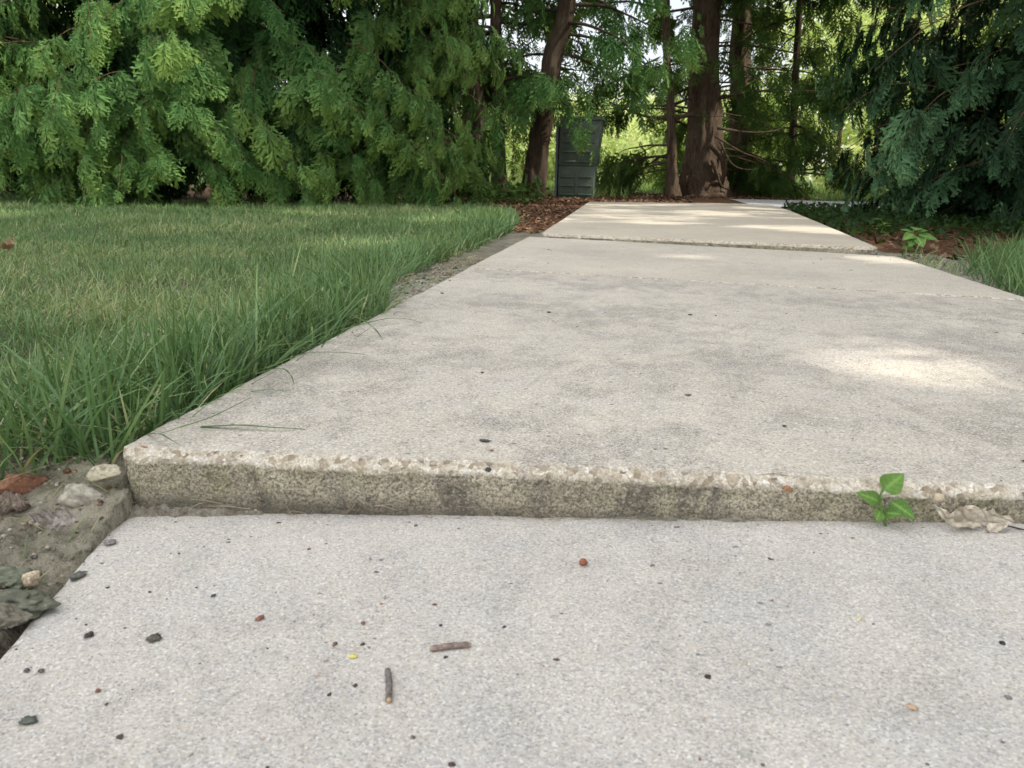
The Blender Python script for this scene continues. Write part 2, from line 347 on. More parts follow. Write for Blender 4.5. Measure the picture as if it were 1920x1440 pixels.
# ------------------------------------------------------------------ ground
XL, XR = -.455, .83                                     # edges of the path
pA, pB = px(250, 845, 0), px(1920, 918, 0)              # top of the raised slab's front edge
FK = (pB[1]-pA[1])/(pB[0]-pA[0])
def front(x): return pA[1] + FK*(np.asarray(x, float)-pA[0])
def face_z(u, v):                                       # height where a sight line meets the step face
    d = ray(u, v); t = pA[1] + FK*(0-pA[0]) + .004; k = t/(d[1]-FK*d[0]); return (EYE+d*k)
qL, qR = face_z(240, 957), face_z(1900, 978)
ZB = (qR[2]-qL[2])/(qR[0]-qL[0]); ZA = qL[2]-ZB*qL[0]
def front_z(x): return ZA + ZB*np.asarray(x, float)
print('front slab z', front_z(-.43), front_z(.33), 'front line', front(-.43), front(.33))
def front_left(y): return np.interp(y, [.30, .39, .56, .64], [-.352, -.388, -.436, -.445])
far_l = px(1104, 376.5, .004); far_r = px(1478, 394.5, .006); s2l = px(1013, 437, .016); s2r = px(1650, 464, .026)
cl, crk = px(1060, 512, .001), px(1920, 561, .001)
CK = (crk[1]-cl[1])/(crk[0]-cl[0])
def crack(x): return cl[1] + CK*(np.asarray(x, float)-cl[0])
SK = (s2r[1]-s2l[1])/(s2r[0]-s2l[0])
def step2(x): return s2l[1] + SK*(np.asarray(x, float)-s2l[0])
def far_left(y): return np.interp(y, [s2l[1], far_l[1], 9], [s2l[0], far_l[0], far_l[0]-.05])
def far_right(y): return np.interp(y, [s2r[1], far_r[1], 9], [s2r[0], far_r[0], far_r[0]+.1])
def path_l(y): return np.where(y < .60, front_left(y), np.where(y < s2l[1], XL, far_left(y)))
def path_r(y): return np.where(y < s2r[1], XR, far_right(y))
CY0, CY1 = px(1560, 394, -.01)[1], px(1560, 377, -.01)[1]        # the crossing path
print('far', far_l, far_r, 's2', s2l, s2r, 'cross', CY0, CY1)
def ground_z(x, y):
    x, y = np.broadcast_arrays(np.asarray(x, float), np.asarray(y, float))
    P = P3(x, y)
    near = np.clip((2.5-y)/2, 0, 1)
    z = -.028 + .004*fbm(P, 4, 3, 3) + near*.004*fbm(P, 30, 4, 8)
    dip = np.clip((.62-y)/.10, 0, 1)*np.clip((-.36-x)/.04, 0, 1)*np.clip((x+1.3)/.4, 0, 1)
    z = z*(1-dip) + dip*(-.060 + .006*fbm(P, 22, 4, 21) + .0040*fbm(P, 80, 4, 31, .65) - .004*np.clip(fbm(P, 45, 3, 33)-.35, 0, 1))
    sandy = np.clip(1-np.abs(y-1.75)/.65, 0, 1)*np.clip((x+.75)/.12, 0, 1)*(x < 0)
    z = z + sandy*(.016+.006*fbm(P, 16, 4, 61)+.003*fbm(P, 60, 3, 62))
    fr = np.clip((y-5)/4, 0, 1); z = z + .01*fr
    l, r = path_l(y), path_r(y)
    ins = np.minimum(x-l, r-x); ins = np.where((y < far_l[1]), ins, -1)
    u = np.clip((ins-.003+.012*np.clip((.47-y)/.06, 0, 1))/.008, 0, 1)
    z = z*(1-u) + u*(-.16)
    c = (y > CY0+.05) & (y < CY1-.05) & (x > 1.07); z = np.where(c, -.12, z)
    return z
def stretch(lo, hi, core0, core1, step, g=1.12, cap=4):
    a = list(np.arange(core0, core1+1e-9, step)); s = step
    while a[-1] < hi: s = min(s*g, cap*max(1, abs(a[-1])/20)); a.append(a[-1]+s)
    s = step; f = []
    x = core0
    while x > lo: s = min(s*g, cap*max(1, abs(x)/20)); x -= s; f.append(x)
    return np.array(f[::-1]+a)
gx = np.unique(np.concatenate([stretch(-400, 400, -.85, -.35, .0035), np.arange(-.33, 1.4, .03), np.arange(.80, .86, .006)]))
gy = np.unique(np.concatenate([stretch(-40, 700, .33, .70, .0035), np.arange(.75, 3.5, .035)]))
GX, GY = np.meshgrid(gx, gy, indexing='ij')
GZ = ground_z(GX, GY)
mulch_poly = [px(u, v, -.02)[:2] for u, v in ((935, 432), (1010, 436), (1105, 380), (1480, 374), (1480, 366), (1000, 366), (880, 372), (955, 395))]
mulch_poly = np.array(mulch_poly)
def inpoly(x, y, poly):
    x = np.asarray(x, float); y = np.asarray(y, float); r = np.zeros(x.shape, bool); n = len(poly); j = n-1
    for i in range(n):
        xi, yi = poly[i]; xj, yj = poly[j]
        c = ((yi > y) != (yj > y)) & (x < (xj-xi)*(y-yi)/(yj-yi+1e-12)+xi); r ^= c; j = i
    return r
mul = inpoly(GX, GY, mulch_poly) | ((GY > 6.2) & (GY < 13.2) & (GX < 2.2) & (GX > -7)) | ((GX > .9) & (GX < 6) & (GY > 3.3) & (GY < CY0))
sand = np.clip(1-np.abs(GY-1.75)/.7, 0, 1)*np.clip((GX+.75)/.1, 0, 1)*(GX < 0) + ((GX > .8) & (GX < 1.1) & (GY > 1.6) & (GY < 3.6))*.35
green = np.where((GY > 13.2) | (GX < -7) | ((GX > 2.2) & (GY > CY1)), 1, 0) + .55*((GX < -.75) & (GY > .7) & (GY < 6))
mesh('ground', np.stack([GX, GY, GZ], -1), gridq(len(gx), len(gy))[:, ::-1], mat=M_SOIL,
     attrs={'mulch': np.clip(mul, 0, 1).ravel().astype(float)*.95, 'sand': np.clip(sand, 0, 1).ravel(), 'green': np.clip(green, 0, 1).ravel()})
tag(bpy.data.objects['ground'], kind='structure')

# ------------------------------------------------------------------ the path slabs
def make_slab(label, left, right, f0, f1, ztop, mat, chamfer=.0085, face_d=.09, dx=.0035, rnd=.03, seed=0, ystep=.0016, g=1.07, cap=.06, lipamp=.0022, back=True):
    x0, x1 = left(f0(left(.6))) if False else left(float(f0(0))), right(float(f0(0)))
    W = x1-x0
    edge = [(0, .16), (0, .09), (0, .06), (0, .04), (0, .025), (0, .014), (.0008, .007), (.0025, .003), (.005, .0012), (.010, .0003)]
    if dx < .006: edge = [(0, .16), (0, .10)] + [(0, q) for q in np.arange(.07, .012, -.004)] + [(.0006, .009), (.0015, .006), (.003, .0035), (.005, .0018), (.008, .0007), (.012, .0002)]
    inn = np.arange(.016, W-.016, dx)
    so_ = np.concatenate([[e[0] for e in edge], inn, [W-e[0] for e in edge[::-1]]]); sd = np.concatenate([[e[1] for e in edge], 0*inn, [e[1] for e in edge[::-1]]])
    # profile along the walking direction: face, broken chamfer, top
    fz = np.concatenate([[.16, .12], np.arange(face_d, chamfer, -.0028)])
    ch = np.linspace(0, 1, 10)
    t_off = np.concatenate([fz*0, chamfer*1.25*ch]); t_d = np.concatenate([fz, chamfer*(1-ch)**1.15])
    lipw = np.concatenate([fz*0 + np.clip((chamfer+.006-fz)/.006, 0, 1), np.where(ch < .85, 1, .5)]); facew = np.concatenate([fz*0+1, np.clip(.6-ch*2, 0, 1)])
    L = float(f1(0)-f0(0)); top = []; s = ystep; y = chamfer*1.25+s
    while y < L-.02: top.append(y); s = min(s*g, cap); y += s
    top = np.array(top)
    bk = edge[::-1]
    t_off = np.concatenate([t_off, top, [L-e[0] for e in bk]]); t_d = np.concatenate([t_d, 0*top, [e[1] for e in bk]])
    lipw = np.concatenate([lipw, np.where(top < chamfer*2.2, .28*(1-(top-chamfer)/(chamfer*1.2)), 0).clip(0), [0]*len(bk)]); facew = np.concatenate([facew, 0*top, [0]*len(bk)])
    SO, TO = np.meshgrid(so_, t_off, indexing='ij'); SD, TD = np.meshgrid(sd, t_d, indexing='ij')
    LW, FW = np.meshgrid(0*so_+1, lipw, indexing='ij')[1], np.meshgrid(0*so_+1, facew, indexing='ij')[1]
    # rounded front corners in plan
    a, bq = SO.copy(), TO.copy()
    for side in (0, 1):
        aa = SO if side == 0 else W-SO
        m = (aa < rnd) & (TO < rnd); dxx, dyy = rnd-aa, rnd-TO; rr = np.hypot(dxx, dyy); k = np.where(rr > rnd, rnd/np.maximum(rr, 1e-9), 1)
        na = rnd-dxx*k; nb = rnd-dyy*k
        a = np.where(m, na if side == 0 else W-na, a); bq = np.where(m, nb, bq)
    fr = a/W
    yc = (1-bq/L)*f0(x0+a) + bq/L*f1(x0+a)
    X = left(yc)*(1-fr) + right(yc)*fr
    Y = (1-bq/L)*f0(X) + bq/L*f1(X)
    D = np.maximum(SD, TD)
    both = np.clip(1-D/.012, 0, 1)
    Z = ztop(X, Y) - D
    P = np.stack([X, Y, Z], -1)
    w_ = np.clip(LW+FW, 0, 1)
    e = fbm(P, 55, 4, seed+2, .6); e2 = fbm(P, 14, 3, seed+9)
    Y = Y + LW*(lipamp*1.6*e + lipamp*1.2*e2 + .0012) + FW*(lipamp*.8*e + lipamp*.7*e2)
    Z = Z + LW*(1-FW)*(lipamp*.9*fbm(P, 80, 3, seed+4)-.0008) + (1-w_)*(.0007*fbm(P, 5, 3, seed+6)+.0002*fbm(P, 120, 2, seed+7))
    X = X + (SD > .0001)*(.0016*fbm(P, 40, 3, seed+8))
    side_d = np.clip(SD/.01, 0, 1)
    V = np.stack([X, Y, Z], -1)
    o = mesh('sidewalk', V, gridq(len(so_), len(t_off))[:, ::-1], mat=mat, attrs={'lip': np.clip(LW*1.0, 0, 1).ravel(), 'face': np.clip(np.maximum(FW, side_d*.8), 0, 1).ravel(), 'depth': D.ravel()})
    return tag(o, label, 'path slab', None, 'structure')
zt1 = lambda x, y: 0*x
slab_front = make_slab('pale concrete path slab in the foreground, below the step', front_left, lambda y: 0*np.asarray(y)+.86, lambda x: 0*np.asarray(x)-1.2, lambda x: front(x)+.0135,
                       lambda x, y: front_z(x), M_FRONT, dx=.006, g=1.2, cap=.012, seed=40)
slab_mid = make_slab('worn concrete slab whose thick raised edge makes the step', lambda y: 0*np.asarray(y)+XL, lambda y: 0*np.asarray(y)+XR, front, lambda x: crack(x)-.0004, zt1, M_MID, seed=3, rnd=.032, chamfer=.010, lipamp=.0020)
slab_next = make_slab('concrete slab between the hairline crack and the second step', lambda y: 0*np.asarray(y)+XL, lambda y: 0*np.asarray(y)+XR, lambda x: crack(x)+.0004, lambda x: step2(x)-.001,
                      lambda x, y:  .0012+0*x, M_NEXT, chamfer=.006, dx=.006, seed=71, ystep=.004, g=1.1, rnd=.006, lipamp=.0012)
slab_far = make_slab('far tan concrete slab streaked with sun and shadow', far_left, far_right, step2, lambda x: far_l[1]+(far_r[1]-far_l[1])/(far_r[0]-far_l[0])*(x-far_l[0]) if False else 0*np.asarray(x)+far_l[1],
                     lambda x, y: .021+.005*np.clip((x-.2)/.6, -1, 1)-.0038*(y-3), M_FAR, chamfer=.011, dx=.012, seed=93, ystep=.006, g=1.12, cap=.12, rnd=.03, lipamp=.003)
xs = np.linspace(1.02, 30, 120); cross_V = []
for xx in xs:
    bend = -.0 + .012*max(0, xx-2)**1.5
    for off, dz in ((0, -.2), (0, 0.002), (.02, .006), (.5, .006), (1, .006), (CY1-CY0-.02, .006), (CY1-CY0, .002), (CY1-CY0, -.2)):
        cross_V.append((xx, CY0+off+bend, -.016+dz))
o = mesh('pavement', cross_V, gridq(len(xs), 8)[:, ::-1], mat=M_CROSS, attrs={'lip': np.zeros(len(cross_V)), 'face': np.zeros(len(cross_V)), 'depth': np.zeros(len(cross_V))})
tag(o, 'grey paved path crossing beyond the far end of the slabs', 'path', None, 'structure')

# exposed pebbles set in the broken edges: nobody could count them
PAL = np.array([(.72, .68, .60), (.66, .60, .48), (.80, .77, .72), (.55, .47, .36), (.62, .55, .45), (.45, .40, .34), (.36, .19, .10), (.50, .28, .13), (.07, .075, .085), (.17, .17, .18), (.52, .50, .49)])
PW = np.array([3.5, 4, 2, 4, 4, 3, .7, .7, .8, .6, 2]); PW = PW/PW.sum()
def pebbles(parent, n, f0, x0, x1, zt, s0, s1, zr, seed):
    r = np.random.default_rng(seed); A = Acc()
    for q in range(n):
        x = r.uniform(x0, x1); d = abs(r.normal(0, 1))*zr; s = s0*(s1/s0)**(r.random()**2.2)
        y = float(f0(x)) + .0135*(1-min(d/.011, 1)) + r.uniform(.001, .0025); z = zt(x) - d
        V, Q = blob((0, 0, 0), (s*r.uniform(.8, 1.4), s*.55, s*r.uniform(.5, .85)), q+seed, .22, 1.5, 6, 9)
        a = r.uniform(-.6, .6); ca, sa = math.cos(a), math.sin(a)
        V = np.stack([V[:, 0]*ca-V[:, 2]*sa, V[:, 1], V[:, 0]*sa+V[:, 2]*ca], 1)
        A.add(V+(x, y, z), Q, None, PAL[r.choice(len(PAL), p=PW)]*r.uniform(.8, 1.1))
    o = A.build('exposed_aggregate', M_STONE, parent, attr='col'); tag(o, kind='stuff'); return o
pebbles(slab_mid, 300, front, XL+.012, XR-.01, lambda x: -.0025, .0010, .0060, .0045, 5)
pebbles(slab_far, 160, step2, float(s2l[0])+.03, float(s2r[0])-.03, lambda x: .018+.005*np.clip((x-.2)/.6, -1, 1), .0025, .006, .008, 6)

# ------------------------------------------------------------------ grass
def blades(name, X, Y, Z, H, Wd, az, lean, curl, tint, mat, seg=4, label=None, wiggle=None, kind='stuff'):
    n = len(X); t = np.linspace(0, 1, seg+1)
    d = np.stack([np.cos(az), np.sin(az)], 1)
    hor = lean[:, None]*t + curl[:, None]*t**2.2              # horizontal reach as a share of H
    ver = t*np.sqrt(np.maximum(1-lean**2, .05))[:, None] - (curl**2*.45)[:, None]*t**3
    cx = X[:, None]+d[:, :1]*H[:, None]*hor; cy = Y[:, None]+d[:, 1:]*H[:, None]*hor; cz = Z[:, None]+H[:, None]*np.maximum(ver, .02)
    fa = az + RNG.uniform(-1.2, 1.2, n) + np.pi/2
    wx, wy = np.cos(fa)[:, None], np.sin(fa)[:, None]
    wd = Wd[:, None]*np.array([.75, 1, .92, .65, .3, .1][:seg] if seg > 3 else [.9, 1, .6][:seg])/2
    Lf = np.stack([cx[:, :seg]-wx*wd, cy[:, :seg]-wy*wd, cz[:, :seg]], -1); Rt = np.stack([cx[:, :seg]+wx*wd, cy[:, :seg]+wy*wd, cz[:, :seg]+wd*.3], -1)
    tip = np.stack([cx[:, seg], cy[:, seg], cz[:, seg]], -1)[:, None]
    V = np.concatenate([np.stack([Lf, Rt], 2).reshape(n, 2*seg, 3), tip], 1)
    k = 2*seg+1; q = np.array([[2*i, 2*i+1, 2*i+3, 2*i+2] for i in range(seg-1)]); tr = np.array([[2*seg-2, 2*seg-1, 2*seg]])
    base = (np.arange(n)*k)[:, None, None]
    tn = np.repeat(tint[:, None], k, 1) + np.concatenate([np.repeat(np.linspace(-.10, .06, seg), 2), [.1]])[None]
    o = mesh(name, V.reshape(-1, 3), (base+q).reshape(-1, 4), (base+tr).reshape(-1, 3), mat, attrs={'tint': np.clip(tn, 0, 1).ravel()})
    return tag(o, label, None, None, kind)
lawn_poly = [px(u, v, -.02)[:2] for u, v in ((232, 858), (330, 806), (480, 722), (650, 636), (728, 602), (708, 572), (764, 522), (826, 490), (905, 460), (958, 434), (968, 412), (958, 395), (900, 388))]
lawn_poly = np.array(lawn_poly + [(-3.2, 6.0), (-7.5, 6.3), (-7.5, .3), tuple(px(0, 905, -.04)[:2])])
edge_poly = lawn_poly[:11]
def edge_dist(x, y):
    d = np.full(len(x), 9.)
    for a, b in zip(edge_poly[:-1], edge_poly[1:]):
        ab = b-a; t = np.clip(((x-a[0])*ab[0]+(y-a[1])*ab[1])/(ab@ab), 0, 1); d = np.minimum(d, np.hypot(x-a[0]-t*ab[0], y-a[1]-t*ab[1]))
    return d
bx, by = [], []
for (y0, y1, den) in ((.45, .9, 30000), (.9, 1.5, 21000), (1.5, 2.6, 12000), (2.6, 4.2, 6500), (4.2, 6.6, 4200)):
    n = int(den*(y1-y0)*(y1*1.05-.3)); yy = RNG.uniform(y0, y1, n); xx = RNG.uniform(-y1*1.05-.25, -.3, n); k = (xx > -yy*1.03-.25) & inpoly(xx, yy, lawn_poly)
    bx.append(xx[k]); by.append(yy[k])
bx = np.concatenate(bx); by = np.concatenate(by); n = len(bx); ed = edge_dist(bx, by)
print('lawn blades', n)
pat = fbm(P3(bx, by), 3.0, 3, 77); pat2 = fbm(P3(bx, by), 11, 2, 99)
tall = np.exp(-(ed/.24)**2)*(1-.35*np.clip(by-1.5, 0, 1))
H = (.028+.020*RNG.random(n)) + tall*np.where(RNG.random(n) < .35, RNG.uniform(.04, .10, n), RNG.uniform(.0, .045, n)) + .012*np.clip(pat2, -1, 1)
H *= np.where(RNG.random(n) < .03, 1.5, 1.0)
H *= 1 + .25*np.clip((by-3)/3, 0, 1); H *= np.where(RNG.random(n) < .05*tall, 1.35, 1)
az = RNG.uniform(0, 2*np.pi, n); az = np.where(RNG.random(n) < .12*tall, RNG.normal(-.3, 1.0, n), az)
lean = np.clip(RNG.beta(1.4, 2.1, n)*.98, 0, .96); curl = RNG.uniform(0, .9, n)*(RNG.random(n) < .7)
tint = .26 + .13*RNG.normal(0, 1, n) + .22*np.clip(pat, -.6, 1)*(1-tall*.7) + .13*(1-tall)
dry = RNG.random(n) < (.09+.14*(1-tall)+.20*np.clip(pat+.2, 0, 1)*(1-tall*.6)); tint = np.where(dry, RNG.uniform(.72, 1, n), tint); H = np.where(dry, H*.65, H); lean = np.where(dry, np.clip(lean+.35, 0, .97), lean)
Wd = np.where(tall > .4, RNG.uniform(.0018, .0036, n), RNG.uniform(.0013, .0024, n))*(1+.28*np.clip(by-1.5, 0, 4))
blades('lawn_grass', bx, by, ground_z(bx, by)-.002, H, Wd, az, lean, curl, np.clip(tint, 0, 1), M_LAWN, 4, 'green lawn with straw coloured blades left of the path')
# straw and clippings on bare soil beside the step
n = 1500; xx = RNG.uniform(-.95, -.40, n); yy = RNG.uniform(.42, .72, n); kq = np.arange(n) % 2 == 0; xx = np.where(kq, RNG.uniform(-.66, -.45, n), xx); yy = np.where(kq, RNG.uniform(1.1, 2.6, n), yy); k = (xx < path_l(yy)-.004) & (RNG.random(n) < np.clip((yy-.38)/.22, .12, 1)); xx, yy = xx[k], yy[k]; n = len(xx)
blades('dry_grass', xx, yy, ground_z(xx, yy)+.001, RNG.uniform(.010, .034, n), RNG.uniform(.0007, .0016, n), RNG.uniform(0, 6.3, n), RNG.uniform(.8, .97, n), RNG.uniform(0, .3, n),
       np.where(RNG.random(n) < .7, RNG.uniform(.8, 1, n), RNG.uniform(.2, .5, n)), M_LAWN, 4, 'dry straw clippings scattered on the bare soil by the step')
# clump right of the path
pc = [px(u, v, -.02)[:2] for u, v in ((1795, 505), (1860, 540), (1925, 572), (2150, 600), (2100, 450), (1900, 478))]; pc = np.array(pc)
lo, hi = pc.min(0), pc.max(0); n = 16000; xx = RNG.uniform(lo[0], hi[0], n); yy = RNG.uniform(lo[1], hi[1], n); k = inpoly(xx, yy, pc); xx, yy = xx[k], yy[k]; n = len(xx)
blades('tall_grass', xx, yy, ground_z(xx, yy)-.002, RNG.uniform(.05, .135, n), RNG.uniform(.0022, .004, n), RNG.uniform(0, 6.3, n), RNG.beta(2, 3, n)*.8, RNG.uniform(0, .7, n),
       np.clip(RNG.normal(.30, .14, n), 0, 1), M_LAWN, 4, 'tuft of taller grass at the right edge of the path')
pc2 = np.array([px(u, v, -.02)[:2] for u, v in ((1670, 480), (1790, 540), (1800, 500), (1720, 470))]); lo, hi = pc2.min(0), pc2.max(0); n = 500
xx = RNG.uniform(lo[0], hi[0], n); yy = RNG.uniform(lo[1], hi[1], n); k = inpoly(xx, yy, pc2); xx, yy = xx[k], yy[k]; n = len(xx)
blades('sparse_grass', xx, yy, ground_z(xx, yy)-.002, RNG.uniform(.02, .06, n), RNG.uniform(.002, .003, n), RNG.uniform(0, 6.3, n), RNG.beta(2, 2, n)*.9, RNG.uniform(0, .6, n),
       np.clip(RNG.normal(.55, .25, n), 0, 1), M_LAWN, 4, 'thin grass on the bare strip right of the path')
# verge along the crossing path and sunny meadow behind the trees
n = 26000; yy = CY1+.1+RNG.random(n)**1.6*16; xx = RNG.uniform(-6, 14, n); k = (xx > -.12*yy) & (xx < yy*.62) & ~((xx < 2.0) & (yy < 13)); xx, yy = xx[k], yy[k]; n = len(xx)
blades('meadow_grass', xx, yy, ground_z(xx, yy), RNG.uniform(.07, .22, n), RNG.uniform(.006, .014, n), RNG.uniform(0, 6.3, n), RNG.beta(2, 3, n)*.8, RNG.uniform(0, .6, n),
       np.clip(RNG.normal(.5, .2, n), 0, 1), M_MEADOW, 3, 'sunlit grass beyond the crossing path and the trees')
n = 9000; yy = RNG.uniform(9.3, 24, n); xx = RNG.uniform(-9, .2, n); k = (xx > -yy*.55) & ((yy > 13) | (xx < -.2)); xx, yy = xx[k], yy[k]; n = len(xx)
blades('rough_grass', xx, yy, ground_z(xx, yy), RNG.uniform(.05, .2, n), RNG.uniform(.007, .014, n), RNG.uniform(0, 6.3, n), RNG.beta(2, 3, n)*.8, RNG.uniform(0, .6, n),
       np.clip(RNG.normal(.5, .2, n), 0, 1), M_MEADOW, 3, 'grass in the light behind the green bin')
# long single blades lying over the slab
for i, (pts, w_, tn, lab) in enumerate([
        ([(375, 800, 0), (450, 797, .004), (510, 801, .0035), (572, 804, .0005)], .0042, .2, 'long blade of grass lying over the slab corner near the step'),
        ([(640, 618, .03), (720, 598, .025), (760, 597, .014), (792, 605, .001)], .0045, .25, 'green grass blade arching onto the slab at the bare strip'),
        ([(660, 590, .03), (690, 606, .02), (706, 620, .009), (718, 637, .001)], .0045, .2, 'short grass blade bent down onto the slab beside the arching one'),
        ([(500, 690, .02), (570, 663, .02), (630, 660, .008), (684, 664, .0012)], .0035, .22, 'thin grass blade pointing right over the slab edge'),
        ([(480, 700, .03), (525, 690, .022), (545, 703, .009), (552, 722, .001)], .0034, .3, 'grass blade bent down over the lawn edge mid way'),
        ([(300, 812, .01), (340, 800, .018), (400, 780, .01), (470, 745, .004)], .003, .35, 'slender grass blade hugging the rounded slab corner')]):
    P = spline([px(*p) for p in pts], 18); t = np.linspace(0, 1, 18); wv = w_/2*np.clip(1.05-t**2.5, .05, 1)
    sd = nrm(np.cross(np.gradient(P, axis=0), (0, 0, 1))); V = np.stack([P-sd*wv[:, None], P+(0, 0, -.0006), P+sd*wv[:, None]], 1)
    o = mesh('grass_blade', V.reshape(-1, 3), gridq(18, 3), mat=M_LAWN, attrs={'tint': np.full(54, tn)}, org=P[0]); o.location = Vector(P[0])
    tag(o, lab, 'grass blade', 'long grass blades over the slab')

# ------------------------------------------------------------------ conifer fronds
def frond_template(nb, teeth, droop, seed):
    r = np.random.default_rng(seed); V, T = [], []
    def tri(*p): k = len(V); V.extend(p); T.append((k, k+1, k+2))
    def kite(a, d, l, w):
        s = np.array([-d[1], d[0]]); m = a+d*l*.45
        k = len(V); V.extend([a, m+s*w, a+d*l, m-s*w]); T.extend([(k, k+1, k+2), (k, k+2, k+3)])
    kite(np.array([0, 0.]), np.array([0, 1.]), 1.0, .035)
    for i in range(nb):
        t = .06+.86*i/(nb-1); sgn = 1 if i % 2 else -1
        l = .52*(1-t)**.55*min(1, (t+.22)*2.2)*r.uniform(.8, 1.15)+.06; ang = rad(r.uniform(34, 50))
        d = np.array([sgn*math.sin(ang), math.cos(ang)]); a = np.array([0, t]); kite(a, d, l, .05)
        for q in range(teeth):
            tt = .25+.6*q/max(1, teeth-1) if teeth > 1 else .5
            for s2 in (1, -1):
                an2 = ang*sgn + s2*rad(38); d2 = np.array([math.sin(an2), math.cos(an2)]); kite(a+d*l*tt, d2, l*(.42-.22*tt)+.03, .032) if teeth > 1 else tri(a+d*l*.3, a+d*l*.62+d2*l*.33, a+d*l*.68)
    V = np.array(V); z = -droop*V[:, 1]**2 - .25*np.abs(V[:, 0])**1.3 + .03*r.normal(0, 1, len(V))
    return np.column_stack([V, z]), np.array(T)
HI = [frond_template((9, 11, 12, 13)[i % 4], 2, .08+.09*i, 10+i) for i in range(8)]
MD = [frond_template(8, 1, .2+.1*i, 30+i) for i in range(4)]
LO = [frond_template(5, 0, .2, 50+i) for i in range(3)]
def put_fronds(A, tmpl, P, D, Nn, L, tint, wid=1.0, r=RNG):
    D = nrm(D); X = nrm(np.cross(D, Nn)); Z = np.cross(X, D)
    idx = r.integers(0, len(tmpl), len(P))
    for i, (V, T) in enumerate(tmpl):
        k = np.where(idx == i)[0]
        if not len(k): continue
        fl = np.where(r.random(len(k)) < .5, 1., -1.)
        W = P[k, None]+L[k, None, None]*(V[None, :, :1]*wid*fl[:, None, None]*X[k, None]+V[None, :, 1:2]*D[k, None]+V[None, :, 2:]*Z[k, None])
        tt = tint[k, None]+.46*(V[None, :, 1]-.5)
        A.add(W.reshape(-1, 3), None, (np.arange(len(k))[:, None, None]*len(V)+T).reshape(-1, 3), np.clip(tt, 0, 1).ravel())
def sprays(A, base, out, n_fr, L, r, tmpl, tmean, tsd=.12, twig=True, twl=.5, face=None, hang=.8, filt=1., spread=.04, tw_r=.0035):
    """boughs that grow from base along out, bending down, with flat sprays hanging off both sides"""
    K = len(base); Ld = twl*r.uniform(.7, 1.2, K)
    ts = np.linspace(0, 1, 7)
    sag = r.uniform(.25, .6, K)
    path = base[:, None]+out[:, None]*(Ld[:, None]*ts)[..., None]; path[..., 2] -= (Ld*sag)[:, None]*ts**2
    if twig:
        keepk = np.arange(K)
        for k in keepk:
            V, Q, T = tube(path[k], np.linspace(tw_r, tw_r*.35, 7), 4, cap=False); A.add(V, Q, None, .5, mi=1)
    t = r.random((K, n_fr))**.8; t[:, 0] = 1
    i0 = np.minimum((t*6).astype(int), 5); fr = t*6-i0
    kk = np.arange(K)[:, None]
    P = path[kk, i0]*(1-fr)[..., None]+path[kk, i0+1]*fr[..., None]
    tan = nrm(path[kk, i0+1]-path[kk, i0])
    side = nrm(np.cross(tan, np.array([0, 0, 1.])))*np.where(np.arange(n_fr) % 2, 1, -1)[None, :, None]
    hg = hang*r.uniform(.4, 1.5, (K, n_fr))[..., None]
    D = tan*r.uniform(.2, .9, (K, n_fr))[..., None]+side*r.uniform(.15, .8, (K, n_fr))[..., None]*(1-.7*t)[..., None]+hg*np.array([0, 0, -1.])
    fa = np.broadcast_to((face if face is not None else out)[:, None], D.shape)*1.0+np.array([0, 0, .55])+r.normal(0, .33, D.shape)
    Lf = L*r.uniform(.45, 1.35, (K, n_fr))*r.uniform(.8, 1.25, (K, 1))*(1.1-.35*t)
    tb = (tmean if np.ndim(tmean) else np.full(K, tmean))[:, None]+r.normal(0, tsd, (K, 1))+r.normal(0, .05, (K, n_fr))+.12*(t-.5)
    tb = np.where(r.random((K, n_fr)) < .004, 1., tb)
    Pf = (P+r.normal(0, spread, P.shape)).reshape(-1, 3); kp = (keep_leaf(Pf, D.reshape(-1, 3), fa.reshape(-1, 3), Lf.ravel()) | (np.repeat(r.random(K), n_fr) > filt)) & (Pf[:, 2] > ground_z(Pf[:, 0], Pf[:, 1])+.03)
    put_fronds(A, tmpl, Pf[kp], D.reshape(-1, 3)[kp], fa.reshape(-1, 3)[kp], Lf.ravel()[kp], np.clip(tb.ravel()[kp], 0, 1), r=r)
def crown_prof(z, Ht, R, zb):                # radius of the crown at a height
    t = np.clip((z-zb)/(Ht-zb), 0, 1); return R*np.clip((t*9+.55), 0, 1)*(1-t**1.35)**.8+.08
def shade_top(A, c, Ht, R, z0, zb, r, n, size=.3, tint=.3):    # dense upper crown, all above the picture
    z = z0+(Ht-z0)*r.random(n)**1.25; a = r.uniform(0, 2*np.pi, n); rr = crown_prof(z, Ht, R, zb)*np.sqrt(r.uniform(.05, 1.05, n))
    P = np.stack([c[0]+rr*np.cos(a), c[1]+rr*np.sin(a), z], 1); D = nrm(np.stack([np.cos(a)*.8, np.sin(a)*.8, -r.uniform(.2, 1.2, n)], 1))
    Nn = np.stack([np.cos(a), np.sin(a), 0*a+.8], 1)+r.normal(0, .4, (n, 3))
    Ls = size*r.uniform(.6, 1.2, n); kp = keep_leaf(P, D, Nn, Ls, .65); put_fronds(A, LO, P[kp], D[kp], Nn[kp], Ls[kp], np.clip(r.normal(tint, .12, n), 0, 1)[kp], 1.3, r=r)
def trunk_mesh(root, c, path, radii, mat, n=36, rough=.2, f=7, name='trunk', org=None):
    V, Q, T = tube(path, radii, n, rough, int(abs(c[0]*100)) % 97, f); A = Acc(); A.add(V, Q, T)
    return A.build(name, mat, root, org=org if org is not None else c)
